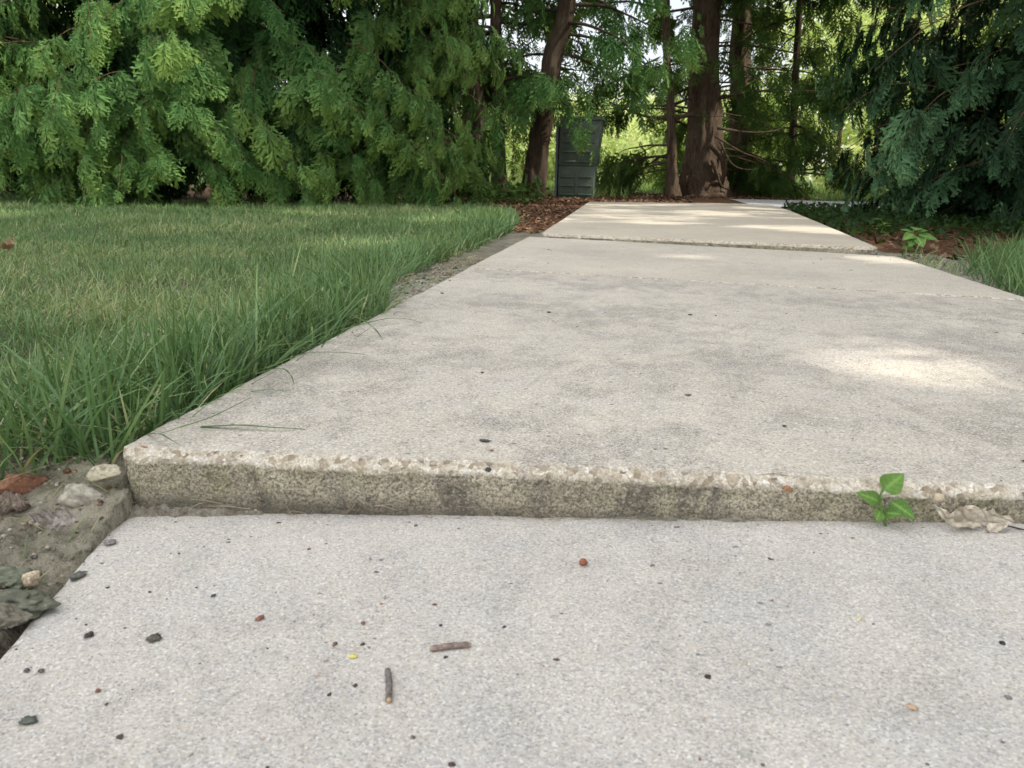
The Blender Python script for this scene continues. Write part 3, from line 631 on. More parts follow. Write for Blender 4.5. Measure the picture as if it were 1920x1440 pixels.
def hedge_tree(u, y, R, Ht, label, seed, zb=.12, nb=330, tm=.52, group='arborvitae along the back of the lawn', mats=(M_HEDGE, M_TWIG), view_only=True, top_n=3000, L=.19, xy=None, bot=.25):
    r = np.random.default_rng(seed)
    p = pxd(u, 380, y) if xy is None else (*xy, 0); c = np.array([p[0], p[1], -.03])
    root = empty('arborvitae', c, label, 'tree', group)
    tp = spline([c, c+(.03, .02, Ht*.4), c+(0, .05, Ht)], 20)
    trunk_mesh(root, c, tp, np.linspace(.11, .015, 20), M_DBARK, 9)
    A = Acc(); tovw = math.atan2(-c[1], -c[0])
    def shell(n, k0, k1, half, zmax, zmin):
        a = tovw+r.uniform(-half, half, n); z = zmin+(zmax-zmin)*r.random(n)
        lump = 1+.16*vn(np.stack([np.cos(a)*2+seed, np.sin(a)*2, z*2.2], 1), 1.0, seed)
        rr = crown_prof(z, Ht, R, zb)*r.uniform(k0, k1, n)*lump
        d = np.stack([np.cos(a), np.sin(a), 0*a], 1); return c+d*rr[:, None]+np.array([0, 0, 1])*(z+.03)[:, None], d, z, a
    # outer boughs: they grow out and sideways, sprays hang from them
    P, d, z, a = shell(nb, .66, .92, 1.75, 2.5, bot+.1)
    tang = np.stack([-d[:, 1], d[:, 0], 0*a], 1)*np.where(r.random(nb) < .5, 1, -1)[:, None]
    out = nrm(d*r.uniform(.5, 1, nb)[:, None]+tang*r.uniform(.1, .9, nb)[:, None]+np.array([0, 0, 1])*r.uniform(-.35, .35, nb)[:, None])
    dn = vn(P, 1.9, 50)+.5*vn(P, 4.2, 51); kk = dn > .06; P, out, d = P[kk], out[kk], d[kk]
    cl = .22*vn(P, 2.3, seed+3)
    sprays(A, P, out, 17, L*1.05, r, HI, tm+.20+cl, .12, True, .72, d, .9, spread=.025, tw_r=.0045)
    # inner boughs tinted near black, the shade of the hollows put into the colour
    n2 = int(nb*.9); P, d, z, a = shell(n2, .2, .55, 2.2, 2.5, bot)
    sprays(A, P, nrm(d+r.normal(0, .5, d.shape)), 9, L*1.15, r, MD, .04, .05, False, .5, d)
    shade_top(A, c, Ht, R, 2.3, zb, r, int(top_n*1.5))
    A.build('crown', list(mats), root, org=c)
    return root
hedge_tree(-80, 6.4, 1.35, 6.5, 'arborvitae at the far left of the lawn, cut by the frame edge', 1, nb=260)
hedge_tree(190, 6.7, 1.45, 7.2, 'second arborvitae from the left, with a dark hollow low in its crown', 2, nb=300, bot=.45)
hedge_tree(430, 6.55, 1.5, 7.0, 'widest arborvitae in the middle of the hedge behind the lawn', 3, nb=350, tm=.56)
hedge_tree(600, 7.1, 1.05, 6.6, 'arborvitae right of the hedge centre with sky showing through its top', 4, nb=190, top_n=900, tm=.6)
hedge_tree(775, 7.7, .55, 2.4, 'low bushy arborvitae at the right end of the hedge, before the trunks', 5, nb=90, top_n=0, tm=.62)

# ------------------------------------------------------------------ trees with bare trunks
def limb_path(a, az, el, ln, sag, r, n=12):
    t = np.linspace(0, 1, n); d = np.array([math.cos(az)*math.cos(el), math.sin(az)*math.cos(el), math.sin(el)])
    P = a+d*ln*t[:, None]; P[:, 2] -= sag*ln*t**2*.7; P += np.cumsum(r.normal(0, .012*ln, (n, 3)), 0)*t[:, None]; return P
def bare_tree(label, base, top_px, y, r0, Ht, seed, limbs, zlo=.5, flare=1.0, fol=70, mat=M_BARK, L=.2, fmat=M_MIDF, tm=.35, name='cedar_tree', curve=(0, 0), shown=9, reach=(1.2, 2.4), ztop=4.0, topR=2.0, top_n=1600, extra=None, azr=None, low=0, low_az=(3.9, 5.5), low_z=(.35, .75), group='bare stemmed cedars at the end of the path'):
    r = np.random.default_rng(seed); c = np.array([base[0], base[1], -.04])
    root = empty(name, c, label, 'tree', group)
    tp = pxd(*top_px, y); k = (tp-c)/max(tp[2]-c[2], .1)
    pth = spline([c-(0, 0, .1), c+k*.35, c+k*1.3+(curve[0], curve[1], 0), c+k*2.6+(curve[0]*.4, 0, 0), c+k*min(Ht, 5)+(0, 0, max(0, Ht-5)*1.0)], 44)
    hz = pth[:, 2]-c[2]; rad_ = r0*(1-.8*hz/Ht)*(1+flare*np.exp(-np.maximum(hz, 0)/.28))
    trunk_mesh(root, c, pth, np.maximum(rad_, .01), mat, 44, .24, 6)
    A = Acc()
    P0, O0 = [], []
    zs = zlo+(ztop-zlo)*r.random(limbs)**1.5
    zs[:low] = r.uniform(*low_z, low)
    for i in range(limbs):
        z = zs[i]; b = np.array([np.interp(z, hz, pth[:, q]) for q in range(3)]); az_ = r.uniform(*low_az) if i < low else r.uniform(0, 2*np.pi) if azr is None else r.uniform(*azr)
        ln = r.uniform(*reach)*(1-.25*z/Ht)*(.6 if i < low else 1); P = limb_path(b, az_, r.uniform(-.1, .35), ln, r.uniform(.2, .6), r)
        rr = np.linspace(.020, .003, 12)*r.uniform(.6, 1.2)
        V, Q, T = tube(P, rr, 6, .15, i, 30)
        if i < shown:
            B = Acc(); B.add(V, Q, T); B.build('branch', M_DBARK, root, org=c)
        else: A.add(V, Q, T, .5, mi=1)
        m = fol//10; tt = r.uniform(.3, 1, m); j = np.minimum((tt*11).astype(int), 10)
        pp = P[j]+(P[np.minimum(j+1, 11)]-P[j])*(tt*11-j)[:, None]; dd = nrm(np.gradient(P, axis=0))[j]
        oo = nrm(dd*.8+r.normal(0, .55, (m, 3))*np.array([1, 1, .4])); P0.append(pp); O0.append(oo)
    P0 = np.concatenate(P0); O0 = np.concatenate(O0)
    fc = nrm(np.array([0, -1., 0])+r.normal(0, .5, P0.shape))
    sprays(A, P0, O0, 10, L, r, MD, tm+.2*vn(P0, 1.7, seed), .12, False, .42, fc, .9, spread=.06)
    if top_n: shade_top(A, c+np.array([k[0], k[1], 0])*2.5, Ht, topR, max(ztop-.8, 2.6), zlo, r, int(top_n*1.5))
    A.build('crown', [fmat, mat], root, org=c)
    return root, c, pth, hz
b1 = pxd(893, 372, 8.9); b2 = pxd(937, 372, 9.3); b3 = pxd(995, 372, 9.0); b4 = pxd(1262, 360, 11.6); b5 = pxd(1318, 366, 11.9); b6 = pxd(1388, 360, 12.9); b7 = pxd(1480, 362, 12.6)
bare_tree('dark upright trunk just right of the hedge, sky beside it', b1, (880, 0), 8.9, .12, 8, 21, 22, 1.2, .5, 60, M_DBARK, shown=6, fmat=M_HEDGE, tm=.5, reach=(.7, 1.5), azr=(1.5, 4.1), low=4)
bare_tree('slender dark stem close beside the thicker trunk right of the hedge', b2, (930, 0), 9.3, .075, 7, 22, 26, 1.2, .4, 60, M_DBARK, shown=4, fmat=M_MIDF, tm=.5, reach=(.6, 1.4), azr=(.2, 2.9))
bare_tree('leaning trunk that tilts right over the green bin', b3, (1060, 0), 9.0, .115, 8, 23, 21, 1.25, .4, 60, M_DBARK, shown=6, fmat=M_HEDGE, tm=.55, reach=(.7, 1.7), curve=(-.04, 0), azr=(-1.1, 2.9), low=4, low_az=(4.45, 5.3), low_z=(.95, 1.25))
bare_tree('thin straight stem left of the big trunk', b4, (1250, 0), 11.6, .065, 7.5, 24, 27, 1.0, .9, 60, M_BARK, azr=(-.4, 3.5), low=8, low_az=(2.2, 3.7), shown=5, reach=(.9, 1.9))
_, c5, p5, h5 = bare_tree('thick reddish trunk with flared roots at the end of the path', b5, (1325, 0), 11.9, .225, 11, 25, 42, 1.1, .75, 70, M_BARK, azr=(-.35, 3.5), low=10, low_az=(-.4, .8), shown=6, reach=(1.2, 2.6), top_n=2600, ztop=4.6, topR=2.4)
bare_tree('sunlit tan trunk just behind and right of the thick one', b6, (1392, 0), 12.9, .16, 10, 26, 26, 1.4, .5, 60, M_BARK, azr=(-.3, 3.2), shown=8, reach=(1.0, 2.2), ztop=4.8)
bare_tree('small cedar with drooping dark boughs right of the thick trunk', b7, (1500, 0), 12.6, .06, 7, 27, 34, .35, .5, 70, M_DBARK, azr=(-1.5, 3.3), shown=6, reach=(.8, 1.9), fmat=M_MIDF, tm=.3)
# dead limbs of the thick trunk
big = [o for o in bpy.data.objects if o.get('label', '').startswith('thick reddish')][0]
for pts, r0, r1 in [([(1345, 240), (1400, 248), (1450, 246), (1480, 232)], .022, .007), ([(1340, 255), (1390, 285), (1430, 300), (1480, 330)], .016, .005), ([(1350, 265), (1370, 305), (1400, 318), (1450, 312)], .015, .005),
                    ([(1345, 340), (1325, 350), (1303, 366), (1301, 372)], .022, .012), ([(1288, 330), (1285, 350), (1284, 368), (1288, 374)], .012, .008), ([(1300, 215), (1250, 222), (1200, 215), (1140, 190)], .032, .010),
                    ([(1335, 300), (1345, 330), (1352, 348), (1366, 356)], .03, .01), ([(1330, 270), (1350, 290), (1358, 320), (1352, 350)], .05, .03)]:
    P = spline([pxd(u, v, 11.55+.06*i) for i, (u, v) in enumerate(pts)], 14); V, Q, T = tube(P, np.linspace(r0, r1, 14), 7, .2, int(pts[0][0]), 25); B = Acc(); B.add(V, Q, T); B.build('dead_limb', M_BARK, big, org=c5)

# ------------------------------------------------------------------ big conifers on the right
def right_conifer(label, c, R, Ht, seed, nb, tm, hi=True, bot=.15, top_n=10000, dmat=M_DEEP, z1=2.9, L=.2, zb=.1):
    r = np.random.default_rng(seed); c = np.array([*c, -.04]); root = empty('conifer', c, label, 'tree', 'big conifers right of the path')
    trunk_mesh(root, c, spline([c, c+(.05, 0, Ht*.5), c+(0, 0, Ht)], 24), np.linspace(.17, .02, 24), M_BARK, 10)
    A = Acc(); tv = math.atan2(-c[1], -c[0])
    if nb:
        a = tv+r.uniform(-2.2, 2.2, nb); z = bot+(z1-bot)*r.random(nb)
        rr = crown_prof(z, Ht, R, zb)*r.uniform(.5, .92, nb)*(1+.15*vn(np.stack([np.cos(a)*2, np.sin(a)*2, z*2], 1), 1, seed))
        d = np.stack([np.cos(a), np.sin(a), 0*a], 1); P = c+d*rr[:, None]+np.array([0, 0, 1])*(z+.1)[:, None]
        tang = np.stack([-d[:, 1], d[:, 0], 0*a], 1)*np.where(r.random(nb) < .5, 1, -1)[:, None]
        out = nrm(d*r.uniform(.7, 1.1, nb)[:, None]+tang*r.uniform(0, .6, nb)[:, None]+np.array([0, 0, 1])*r.uniform(-.25, .3, nb)[:, None])
        tn = tm+.38*vn(P, 1.6, seed+2)
        sprays(A, P, out, 13, L, r, HI if hi else MD, tn, .1, True, .55, d, .5, filt=.72 if hi else 1.)
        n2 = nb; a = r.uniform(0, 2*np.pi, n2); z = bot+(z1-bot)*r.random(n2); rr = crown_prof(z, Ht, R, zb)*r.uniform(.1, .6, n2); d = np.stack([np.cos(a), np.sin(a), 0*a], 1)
        sprays(A, c+d*rr[:, None]+np.array([0, 0, 1])*(z+.1)[:, None], nrm(d+r.normal(0, .4, d.shape)), 8, L*1.1, r, MD, .08, .05, False, .6, d, .5, filt=.85 if hi else 1.)  # inner boughs tinted near black, shade inside the crown put into the colour
        for q in range(9):
            aa = tv+r.uniform(-1.5, 1.5); zz = r.uniform(.5, 2.6); P = limb_path(c+(0, 0, zz), aa, .1, R*.9, .25, r); V, Q, T = tube(P, np.linspace(.03, .006, 12), 6, .15, q, 25)
            B = Acc(); B.add(V, Q, T); B.build('branch', M_BARK, root, org=c)
    shade_top(A, c, Ht, R, z1-.3 if nb else .6, zb, r, top_n, .32)
    A.build('crown', [dmat, M_TWIG], root, org=c)
right_conifer('big dark conifer at the right whose boughs hang down to the ground', (3.15, 5.9), 1.95, 10.5, 41, 470, .33, bot=.10)
right_conifer('conifer behind the crossing path, seen through the big dark one', (5.0, 10.2), 1.9, 11, 42, 150, .4, hi=False, bot=.5, dmat=M_MIDF)
right_conifer('unseen conifer added for its shade right of the path, beside the tall grass', (4.7, 2.5), 2.0, 11.5, 43, 0, .3, top_n=24000)  # this and the next two are out of view, added only to cast shade
right_conifer('unseen conifer added for its shade, nearest the foreground slab', (5.5, .0), 2.0, 12, 244, 0, .3, top_n=28000)
right_conifer('tallest of the unseen conifers added for shade, behind the other two', (7.8, 1.6), 2.7, 14, 45, 0, .3, top_n=24000)

# ------------------------------------------------------------------ sunlit broadleaf trees far behind
def far_tree(label, u, y, R, Ht, seed, n, zb=.2, tm=.5, size=.11):
    r = np.random.default_rng(seed); p = pxd(u, 345, y); c = np.array([p[0], p[1], -.05]); root = empty('broadleaf_tree', c, label, 'tree', 'sunlit trees in the background')
    trunk_mesh(root, c, spline([c, c+(.05, 0, Ht*.35), c+(0, .1, Ht*.75)], 14), np.linspace(.09, .02, 14), M_BARK, 8)
    A = Acc(); m = 26; cc = np.stack([r.normal(0, .45, m)*R, r.normal(0, .45, m)*R, zb+(Ht-zb)*r.uniform(.05, .95, m)], 1); cr_ = R*r.uniform(.28, .55, m)
    k = r.integers(0, m, n); dv = nrm(r.normal(0, 1, (n, 3)))*(cr_[k]*r.uniform(.45, 1.05, n))[:, None]; dv[:, 2] *= .75
    P = c+cc[k]+dv; ok = P[:, 2] > .03; P = P[ok]; dv = dv[ok]; n = len(P); tb = np.clip(tm+.18*dv[:, 2]/R+r.normal(0, .16, n), 0, 1)
    q = size*r.uniform(.6, 1.3, n)[:, None]; nn = nrm(dv+r.normal(0, .8, dv.shape)*R*.4); x = nrm(np.cross(nn, r.normal(0, 1, (n, 3)))); yv = np.cross(nn, x)
    V = np.stack([P, P+x*q*.5+yv*q*.45, P+yv*q*1.15, P-x*q*.5+yv*q*.45], 1)
    A.add(V.reshape(-1, 3), (np.arange(n)*4)[:, None]+np.arange(4), None, np.repeat(tb, 4))
    A.build('crown', [M_BACK], root, org=c, smooth=False)
for i, (u, y, R, Ht, n, tm, lab) in enumerate([
        (700, 21, 2.2, 2.3, 2600, .45, 'sunlit bush glimpsed through the hedge top'),
        (960, 22, 1.9, 2.2, 2600, .55, 'low bright bush behind the dark trunks'),
        (1120, 20, 2.0, 2.0, 4200, .6, 'bright yellow green bush behind the green bin'),
        (1215, 23, 2.2, 2.2, 4200, .65, 'pale sunlit bush between the bin and the thin stem'),
        (1420, 24, 1.9, 2.6, 3000, .55, 'sunlit bush behind the thick trunk, low under the sky'),
        (1560, 22, 2.4, 4.6, 5200, .6, 'tall yellow green tree in the gap left of the big conifer'),
        (1680, 25, 2.6, 6.0, 5200, .65, 'tallest bright tree behind the big conifer'),
        (1850, 20, 2.4, 4.8, 4200, .5, 'bright tree behind the big conifer near the right edge'),
        (1630, 17, 1.0, .9, 1400, .7, 'low pale shrub on the far side of the crossing path')]):
    far_tree(lab, u, y, R, Ht, 60+i, int(n*1.7), .1, tm)
for i, (u, y, R, Ht, n, tm, lab) in enumerate([
        (300, 30, 4.5, 7, 4200, .3, 'broad distant tree behind the left part of the hedge'),
        (1000, 55, 6, 2.4, 2500, .35, 'distant tree line far behind the dark trunks'),
        (1300, 50, 6, 3.4, 3500, .35, 'distant tree far behind the thick trunk'),
        (1750, 45, 7, 13, 5000, .45, 'large distant tree at the right')]):
    far_tree(lab, u, y, R, Ht, 90+i, n, .1, tm, .35)

# ------------------------------------------------------------------ mulch and ground cover
def chips(name, X, Y, s, r, label, pal, mat=M_CHIP):
    n = len(X); A = Acc(); a = r.uniform(0, 6.3, n); l = s*r.uniform(.5, 1.6, n); w2 = l*r.uniform(.15, .4, n); tl = r.normal(0, .3, (n, 2)); z = ground_z(X, Y)+r.uniform(.002, .014, n)
    d = np.stack([np.cos(a), np.sin(a), tl[:, 0]], 1); e = np.stack([-np.sin(a), np.cos(a), tl[:, 1]], 1); P = np.stack([X, Y, z], 1)
    V = np.stack([P-d*l[:, None]-e*w2[:, None], P+d*l[:, None]-e*w2[:, None]*.6, P+d*l[:, None]*.9+e*w2[:, None], P-d*l[:, None]*.8+e*w2[:, None]], 1)
    c = pal[r.integers(0, len(pal), n)]*r.uniform(.6, 1.3, n)[:, None]
    A.add(V.reshape(-1, 3), (np.arange(n)*4)[:, None]+np.arange(4), None, np.repeat(c, 4, 0)); o = A.build(name, mat, smooth=False, attr='col'); return tag(o, label, None, None, 'stuff')
r = np.random.default_rng(5)
MP = np.array([(.16, .075, .04), (.24, .13, .075), (.09, .045, .028), (.33, .21, .13), (.05, .03, .02)])
n = 22000; xx = r.uniform(-2.0, .5, n); yy = r.uniform(3.2, 9.5, n); k = inpoly(xx, yy, mulch_poly) & (xx < path_l(yy)-.005); xx, yy = xx[k], yy[k]
chips('mulch', xx, yy, .013, r, 'red brown bark mulch left of the far slab', MP)
n = 11000; xx = r.uniform(-2.5, 2.2, n); yy = r.uniform(far_l[1]+.03, 13, n); k = ~((yy < CY1+.05) & (xx > .5)); chips('leaf_litter', xx[k], yy[k], .02, r, 'brown needle litter under the trunks', MP)
n = 7000; xx = r.uniform(.95, 5, n); yy = r.uniform(3.0, CY0-.1, n); k = xx > path_r(yy)+.02; chips('needle_litter', xx[k], yy[k], .016, r, 'dark litter in the shade of the big conifer', MP*.7)
def cover(name, X, Y, size, hmax, r, label, mat, tm):
    n = len(X); P = np.stack([X, Y, ground_z(X, Y)+r.random(n)*hmax], 1); a = r.uniform(0, 6.3, n); el = r.uniform(-.3, .9, n)
    D = np.stack([np.cos(a)*np.cos(el), np.sin(a)*np.cos(el), np.sin(el)], 1); Nn = np.array([0, 0, 1.])+r.normal(0, .35, (n, 3)); X_ = nrm(np.cross(D, Nn)); q = size*r.uniform(.5, 1.3, n)[:, None]
    V = np.stack([P, P+D*q*.45+X_*q*.38, P+D*q, P+D*q*.45-X_*q*.38], 1); A = Acc(); A.add(V.reshape(-1, 3), (np.arange(n)*4)[:, None]+np.arange(4), None, np.repeat(np.clip(r.normal(tm, .15, n), 0, 1), 4))
    o = A.build(name, mat, smooth=False); return tag(o, label, None, None, 'stuff')
n = 16000; yy = r.uniform(3.6, CY0-.02, n); xx = path_r(yy)+.03+r.random(n)**1.2*3.2; dn = r.random(n) < np.clip((yy-3.4)/2.0, .08, 1)
cover('ground_cover', xx[dn], yy[dn], .034, .07, r, 'low dark leafy ground cover between the far slab and the crossing path', M_COVER, .25)
n = 1600; xx = r.uniform(-2.6, -1.0, n); yy = r.uniform(6.8, 8.6, n); cover('undergrowth', xx, yy, .05, .16, r, 'leafy undergrowth at the foot of the dark trunks', M_COVER, .6)

# ------------------------------------------------------------------ green ribbed bin
def box_acc(A, x0, x1, y0, y1, z0, z1, tp=0, shear=0):
    V = np.array([(x0, y0, z0), (x1, y0, z0), (x1, y1, z0), (x0, y1, z0), (x0-tp+shear, y0-tp, z1), (x1+tp+shear, y0-tp, z1), (x1+tp+shear, y1+tp, z1), (x0-tp+shear, y1+tp, z1)], float)
    A.add(V, [(0, 3, 2, 1), (4, 5, 6, 7), (0, 1, 5, 4), (1, 2, 6, 5), (2, 3, 7, 6), (3, 0, 4, 7)])
bc = pxd(1079, 372, 9.3); bc[2] = -.03
bin_ = empty('plastic_bin', bc, 'dark green ribbed plastic bin standing on mulch behind the path', 'bin')
def bevel(o, w_=.008): m = o.modifiers.new('bevel', 'BEVEL'); m.width = w_; m.segments = 2; m.limit_method = 'ANGLE'; return o
A = Acc(); box_acc(A, -.20, .20, 0, .45, 0, .37, .006); bevel(A.build('lower_body', M_GREENP, bin_, smooth=False))
A = Acc(); box_acc(A, -.205, .215, -.01, .46, .372, .86, .02, .03); bevel(A.build('upper_body', M_GREENP, bin_, smooth=False))
A = Acc(); box_acc(A, -.205, .285, -.045, .50, .862, .90, -.01, .005); bevel(A.build('lid', M_GREENP, bin_, smooth=False))
for z0, z1, xo, yo in ((.05, .34, 0, -.006), (.41, .83, .02, -.02)):
    for i in range(4 if z0 > .3 else 3):
        for sx in (-1, 1):
            zz = z0+(z1-z0)*(i+.0)/(4 if z0 > .3 else 3); A = Acc(); x_ = xo+sx*.10
            box_acc(A, x_-.078, x_+.078, yo-.022, yo+.008, zz, zz+.018); bevel(A.build('rib', M_GREENP, bin_, smooth=False), .004)
    A = Acc(); box_acc(A, xo-.013, xo+.013, yo-.012, yo+.008, z0, z1); bevel(A.build('centre_rib', M_GREENP, bin_, smooth=False), .003)
A = Acc(); box_acc(A, -.245, -.222, .02, .42, .01, .84, .004); bevel(A.build('side_strip', M_BLUEP, bin_, smooth=False))  # bluish grey upright strip along the left of the bin

# ------------------------------------------------------------------ small plants
def leaf_geo(L, W, curl=.2, fold=.25, n=9, tipness=1.2, serr=.0, seed=0):
    t = np.linspace(0, 1, n); w_ = np.sin(np.pi*np.clip(t**.68, 0, 1))**.85*W/2
    if serr: w_ = w_*(1+serr*np.where(np.arange(n) % 2, 1, -1))
    w_[0] = W*.03; w_[-1] = W*.01
    s = np.linspace(-1, 1, 9)
    X = s[None]*w_[:, None]; Y = np.repeat((t*L)[:, None], 9, 1); Z = -curl*L*(t**2)[:, None]+fold*np.abs(X)*.8+.05*W*np.sin(7*t[:, None]+3*s[None]+seed)*np.abs(s)[None]
    return np.stack([X, Y, Z], -1).reshape(-1, 3), gridq(n, 9)
def place(V, p, d, up=(0, 0, 1), roll=0):
    d = nrm(d); x = nrm(np.cross(d, np.asarray(up, float))); z = np.cross(x, d); c, s = math.cos(roll), math.sin(roll); x, z = x*c+z*s, z*c-x*s
    return p+V[:, :1]*x+V[:, 1:2]*d+V[:, 2:]*z
def plant(name, base, label, stems, leaves, mat=M_WEED, group=None, cat='plant', sr=.0012):
    root = empty(name, base, label, cat, group); base = np.asarray(base, float)
    A = Acc()
    for pts in stems:
        V, Q, T = tube(spline(pts, 10), np.linspace(sr, sr*.6, 10), 6); A.add(V, Q, T, .8)
    A.build('stem', mat, root, org=base)
    for i, (p, d, L, W, tn, kw) in enumerate(leaves):
        V, Q = leaf_geo(L, W, kw.get('curl', .2), kw.get('fold', .25), 27, serr=kw.get('serr', 0), seed=i); V = place(V, p, d, kw.get('up', (0, 0, 1)), kw.get('roll', 0))
        nn_ = len(V)//9; tv = np.repeat(np.linspace(0, 1, nn_), 9); sv = np.tile(np.linspace(-1, 1, 9), nn_); ve = np.maximum(np.exp(-(sv/.14)**2), .7*np.exp(-((((tv-.3*np.abs(sv))*5) % 1-.5)/.10)**2))
        mesh('leaf', V, Q, mat=mat, parent=root, attrs={'tint': np.clip(tn+.12*(tv-.5)-.10*ve+.1*vn(V, 300, i), 0, 1), 'vein': ve}, org=base)
fy = lambda u: float(front(px(u, 975, -.03)[0]))
b0 = px(1652, 974, float(front_z(px(1652, 974, -.035)[0]))); yb = float(front(b0[0]))-.008; b0[1] = yb
sp = lambda u, v, dy=0: pxd(u, v, yb+dy)
plant('weed_sprout', b0, 'small green sprout with five leaves growing in the step joint', [[b0, sp(1650, 940), sp(1656, 916), sp(1664, 912)], [b0, sp(1660, 950), sp(1672, 948)], [sp(1651, 938), sp(1646, 936, -.003)]],
      [(sp(1657, 918), sp(1678, 896, -.004)-sp(1652, 916), .0205, .019, .72, dict(up=(0, -.8, .5), serr=.05, curl=.1)), (sp(1650, 941), sp(1606, 920, -.01)-sp(1650, 941), .022, .0125, .5, dict(up=(0, -.85, .5), serr=.07)),
       (sp(1671, 941), sp(1712, 966, -.01)-sp(1671, 941), .021, .0135, .42, dict(up=(0, -.8, .6), serr=.07)), (sp(1662, 962, -.004), sp(1692, 962, -.012)-sp(1662, 962), .013, .010, .3, dict(up=(0, -.8, .6))),
       (sp(1650, 958, -.003), sp(1643, 977, -.014)-sp(1650, 958, -.003), .0125, .0105, .58, dict(up=(0, -1, .2), curl=.05))], sr=.0011)
pb = px(1716, 468, -.02); q = lambda u, v, dy=0: pxd(u, v, pb[1]+dy)
plant('leafy_weed', pb, 'young broad leaved lime green plant on bare soil right of the path', [[pb, q(1714, 450), q(1712, 436), q(1716, 428)], [q(1715, 455), q(1730, 446), q(1742, 440)]],
      [(q(1714, 440), q(1692, 446, -.05)-q(1714, 440), .065, .045, .8, dict(up=(0, -.6, .8))), (q(1713, 446), q(1706, 462, -.06)-q(1713, 446), .055, .045, .85, dict(up=(0, -.8, .6))), (q(1718, 444), q(1732, 458, -.06)-q(1718, 444), .066, .050, .75, dict(up=(0, -.8, .6))),
       (q(1716, 432), q(1716, 422, .05)-q(1716, 432), .06, .05, .7, dict(up=(0, -.6, .8))), (q(1722, 440), q(1748, 444, -.02)-q(1722, 440), .072, .040, .55, dict(up=(0, -.6, .8))), (q(1708, 436), q(1698, 430, .03)-q(1708, 436), .06, .045, .6, dict()),
       (q(1722, 436), q(1738, 428, .03)-q(1722, 436), .06, .045, .5, dict()), (q(1714, 458), q(1692, 464, -.02)-q(1714, 458), .05, .035, .5, dict(up=(0, -.8, .6)))], sr=.003)
for i, (u, v, sz, lab) in enumerate([(1525, 392, .16, 'weed seedling on the verge against the crossing path'), (1627, 388, .2, 'taller pale weed standing before the crossing path'), (1560, 408, .14, 'small weed beside the far slab corner'), (1650, 440, .10, 'tiny weed near the raised slab corner'),
                                     (965, 385, .16, 'light green seedling at the lawn corner by the mulch')]):
    p = px(u, v, -.02); rr = np.random.default_rng(i+300); tp = p+(0, 0, sz*.7)
    plant('weed_seedling', p, lab, [[p, p+(.01, 0, sz*.4), tp]], [(p+(0, 0, sz*rr.uniform(.3, .8)), np.array([math.cos(a), math.sin(a), .25]), sz*.5, sz*.3, .55+.2*rr.random(), {}) for a in np.arange(6)*1.05+rr.random()], sr=.003, group='seedlings in the shade')

# ------------------------------------------------------------------ fallen leaves, stones, twigs
def dry_leaf(label, p, L, W, az, col, seed, roll=2.0, crump=.25, tilt=.1, name='dry_leaf', cat='leaf', stem=None, open_=0.):
    n, m = 60, 31; t = np.linspace(0, 1, n)[:, None]; s = np.linspace(-1, 1, m)[None]
    w_ = W/2*np.sin(np.pi*np.clip(t, .01, .99)**.8)**.75*(1+.18*np.sin(t*17+seed)*np.abs(s))
    ang = roll*s*(.5+.7*t); Rr = w_/max(roll, .1)
    X = Rr*np.sin(ang)*(1 if roll < 1.4 else 1.15); Z = Rr*(1-np.cos(ang)); Y = t*L+0*s; zc = Rr; co, si = math.cos(open_), math.sin(open_); X, Z = X*co-(Z-zc)*si, X*si+(Z-zc)*co
    V = np.stack([X+0*t, Y, Z+0*t], -1); V = V.reshape(-1, 3); k = fbm(V/L, 4, 3, seed)
    V[:, 2] += crump*W*.35*k+.12*L*np.sin(np.repeat(t, m, 1).ravel()*3.0)*tilt; V[:, 0] += crump*W*.2*fbm(V/L+9, 4, 3, seed+1)
    vein = .75+.25*np.clip(np.abs(np.repeat(np.abs(s), n, 0).ravel())*3, 0, 1)
    V[:, 2] -= V[:, 2].min()
    c, sn = math.cos(az), math.sin(az); V = np.stack([V[:, 0]*c-V[:, 1]*sn, V[:, 0]*sn+V[:, 1]*c, V[:, 2]], 1)
    cc = np.asarray(col)[None]*(1+.35*k)[:, None]
    sv, tv = np.repeat(s, n, 0).ravel(), np.repeat(t, m, 1).ravel(); vn_ = np.maximum(np.exp(-(sv/.10)**2), .8*np.exp(-((((tv-.28*np.abs(sv))*7) % 1-.5)/.13)**2)*(np.abs(sv) < .92))
    qd = gridq(n, m); hole = fbm(V[qd].mean(1)/L+seed, 7, 3, seed+4) > .62; edge_ = (np.abs(sv[qd]).max(1) > .93) & (vn(V[qd].mean(1)/L, 22, seed+6) > .25); qd = qd[~(hole | edge_)]
    o = mesh(name, V, qd, mat=M_DRY, attrs={'col': np.clip(cc, 0, 1), 'vein': vn_}); o.location = Vector(p); tag(o, label, cat)
    if stem is not None:
        B = Acc(); V2, Q2, T2 = tube(spline(stem, 10)-np.asarray(p), np.linspace(.0007, .0005, 10), 5); B.add(V2, Q2, T2, np.array([.05, .04, .035])); B.build('leaf_stem', M_DRY, o, attr='col')
    return o
fzp = lambda u, v: px(u, v, float(front_z(px(u, v, -.035)[0])))
dl = fzp(1884, 981); dl[1] = float(front(dl[0]))-.016
dry_leaf('curled grey beige dead leaf lying against the step at the right', dl, .064, .036, math.pi/2+.06, (.88, .80, .68), 3, 2.1, .55, .35, open_=1.05, stem=[dl+(-.006, .002, .004), dl+(.012, -.001, .002), dl+(.03, -.004, .001)])
gzp = lambda u, v: px(u, v, -.052)
g = gzp(150, 1000); dry_leaf('pale lilac curled dead leaf at the corner of the foreground slab', g+(.0, 0, .004), .038, .032, 1.9, (.52, .475, .465), 8, 1.9, .5, .5, open_=.7)
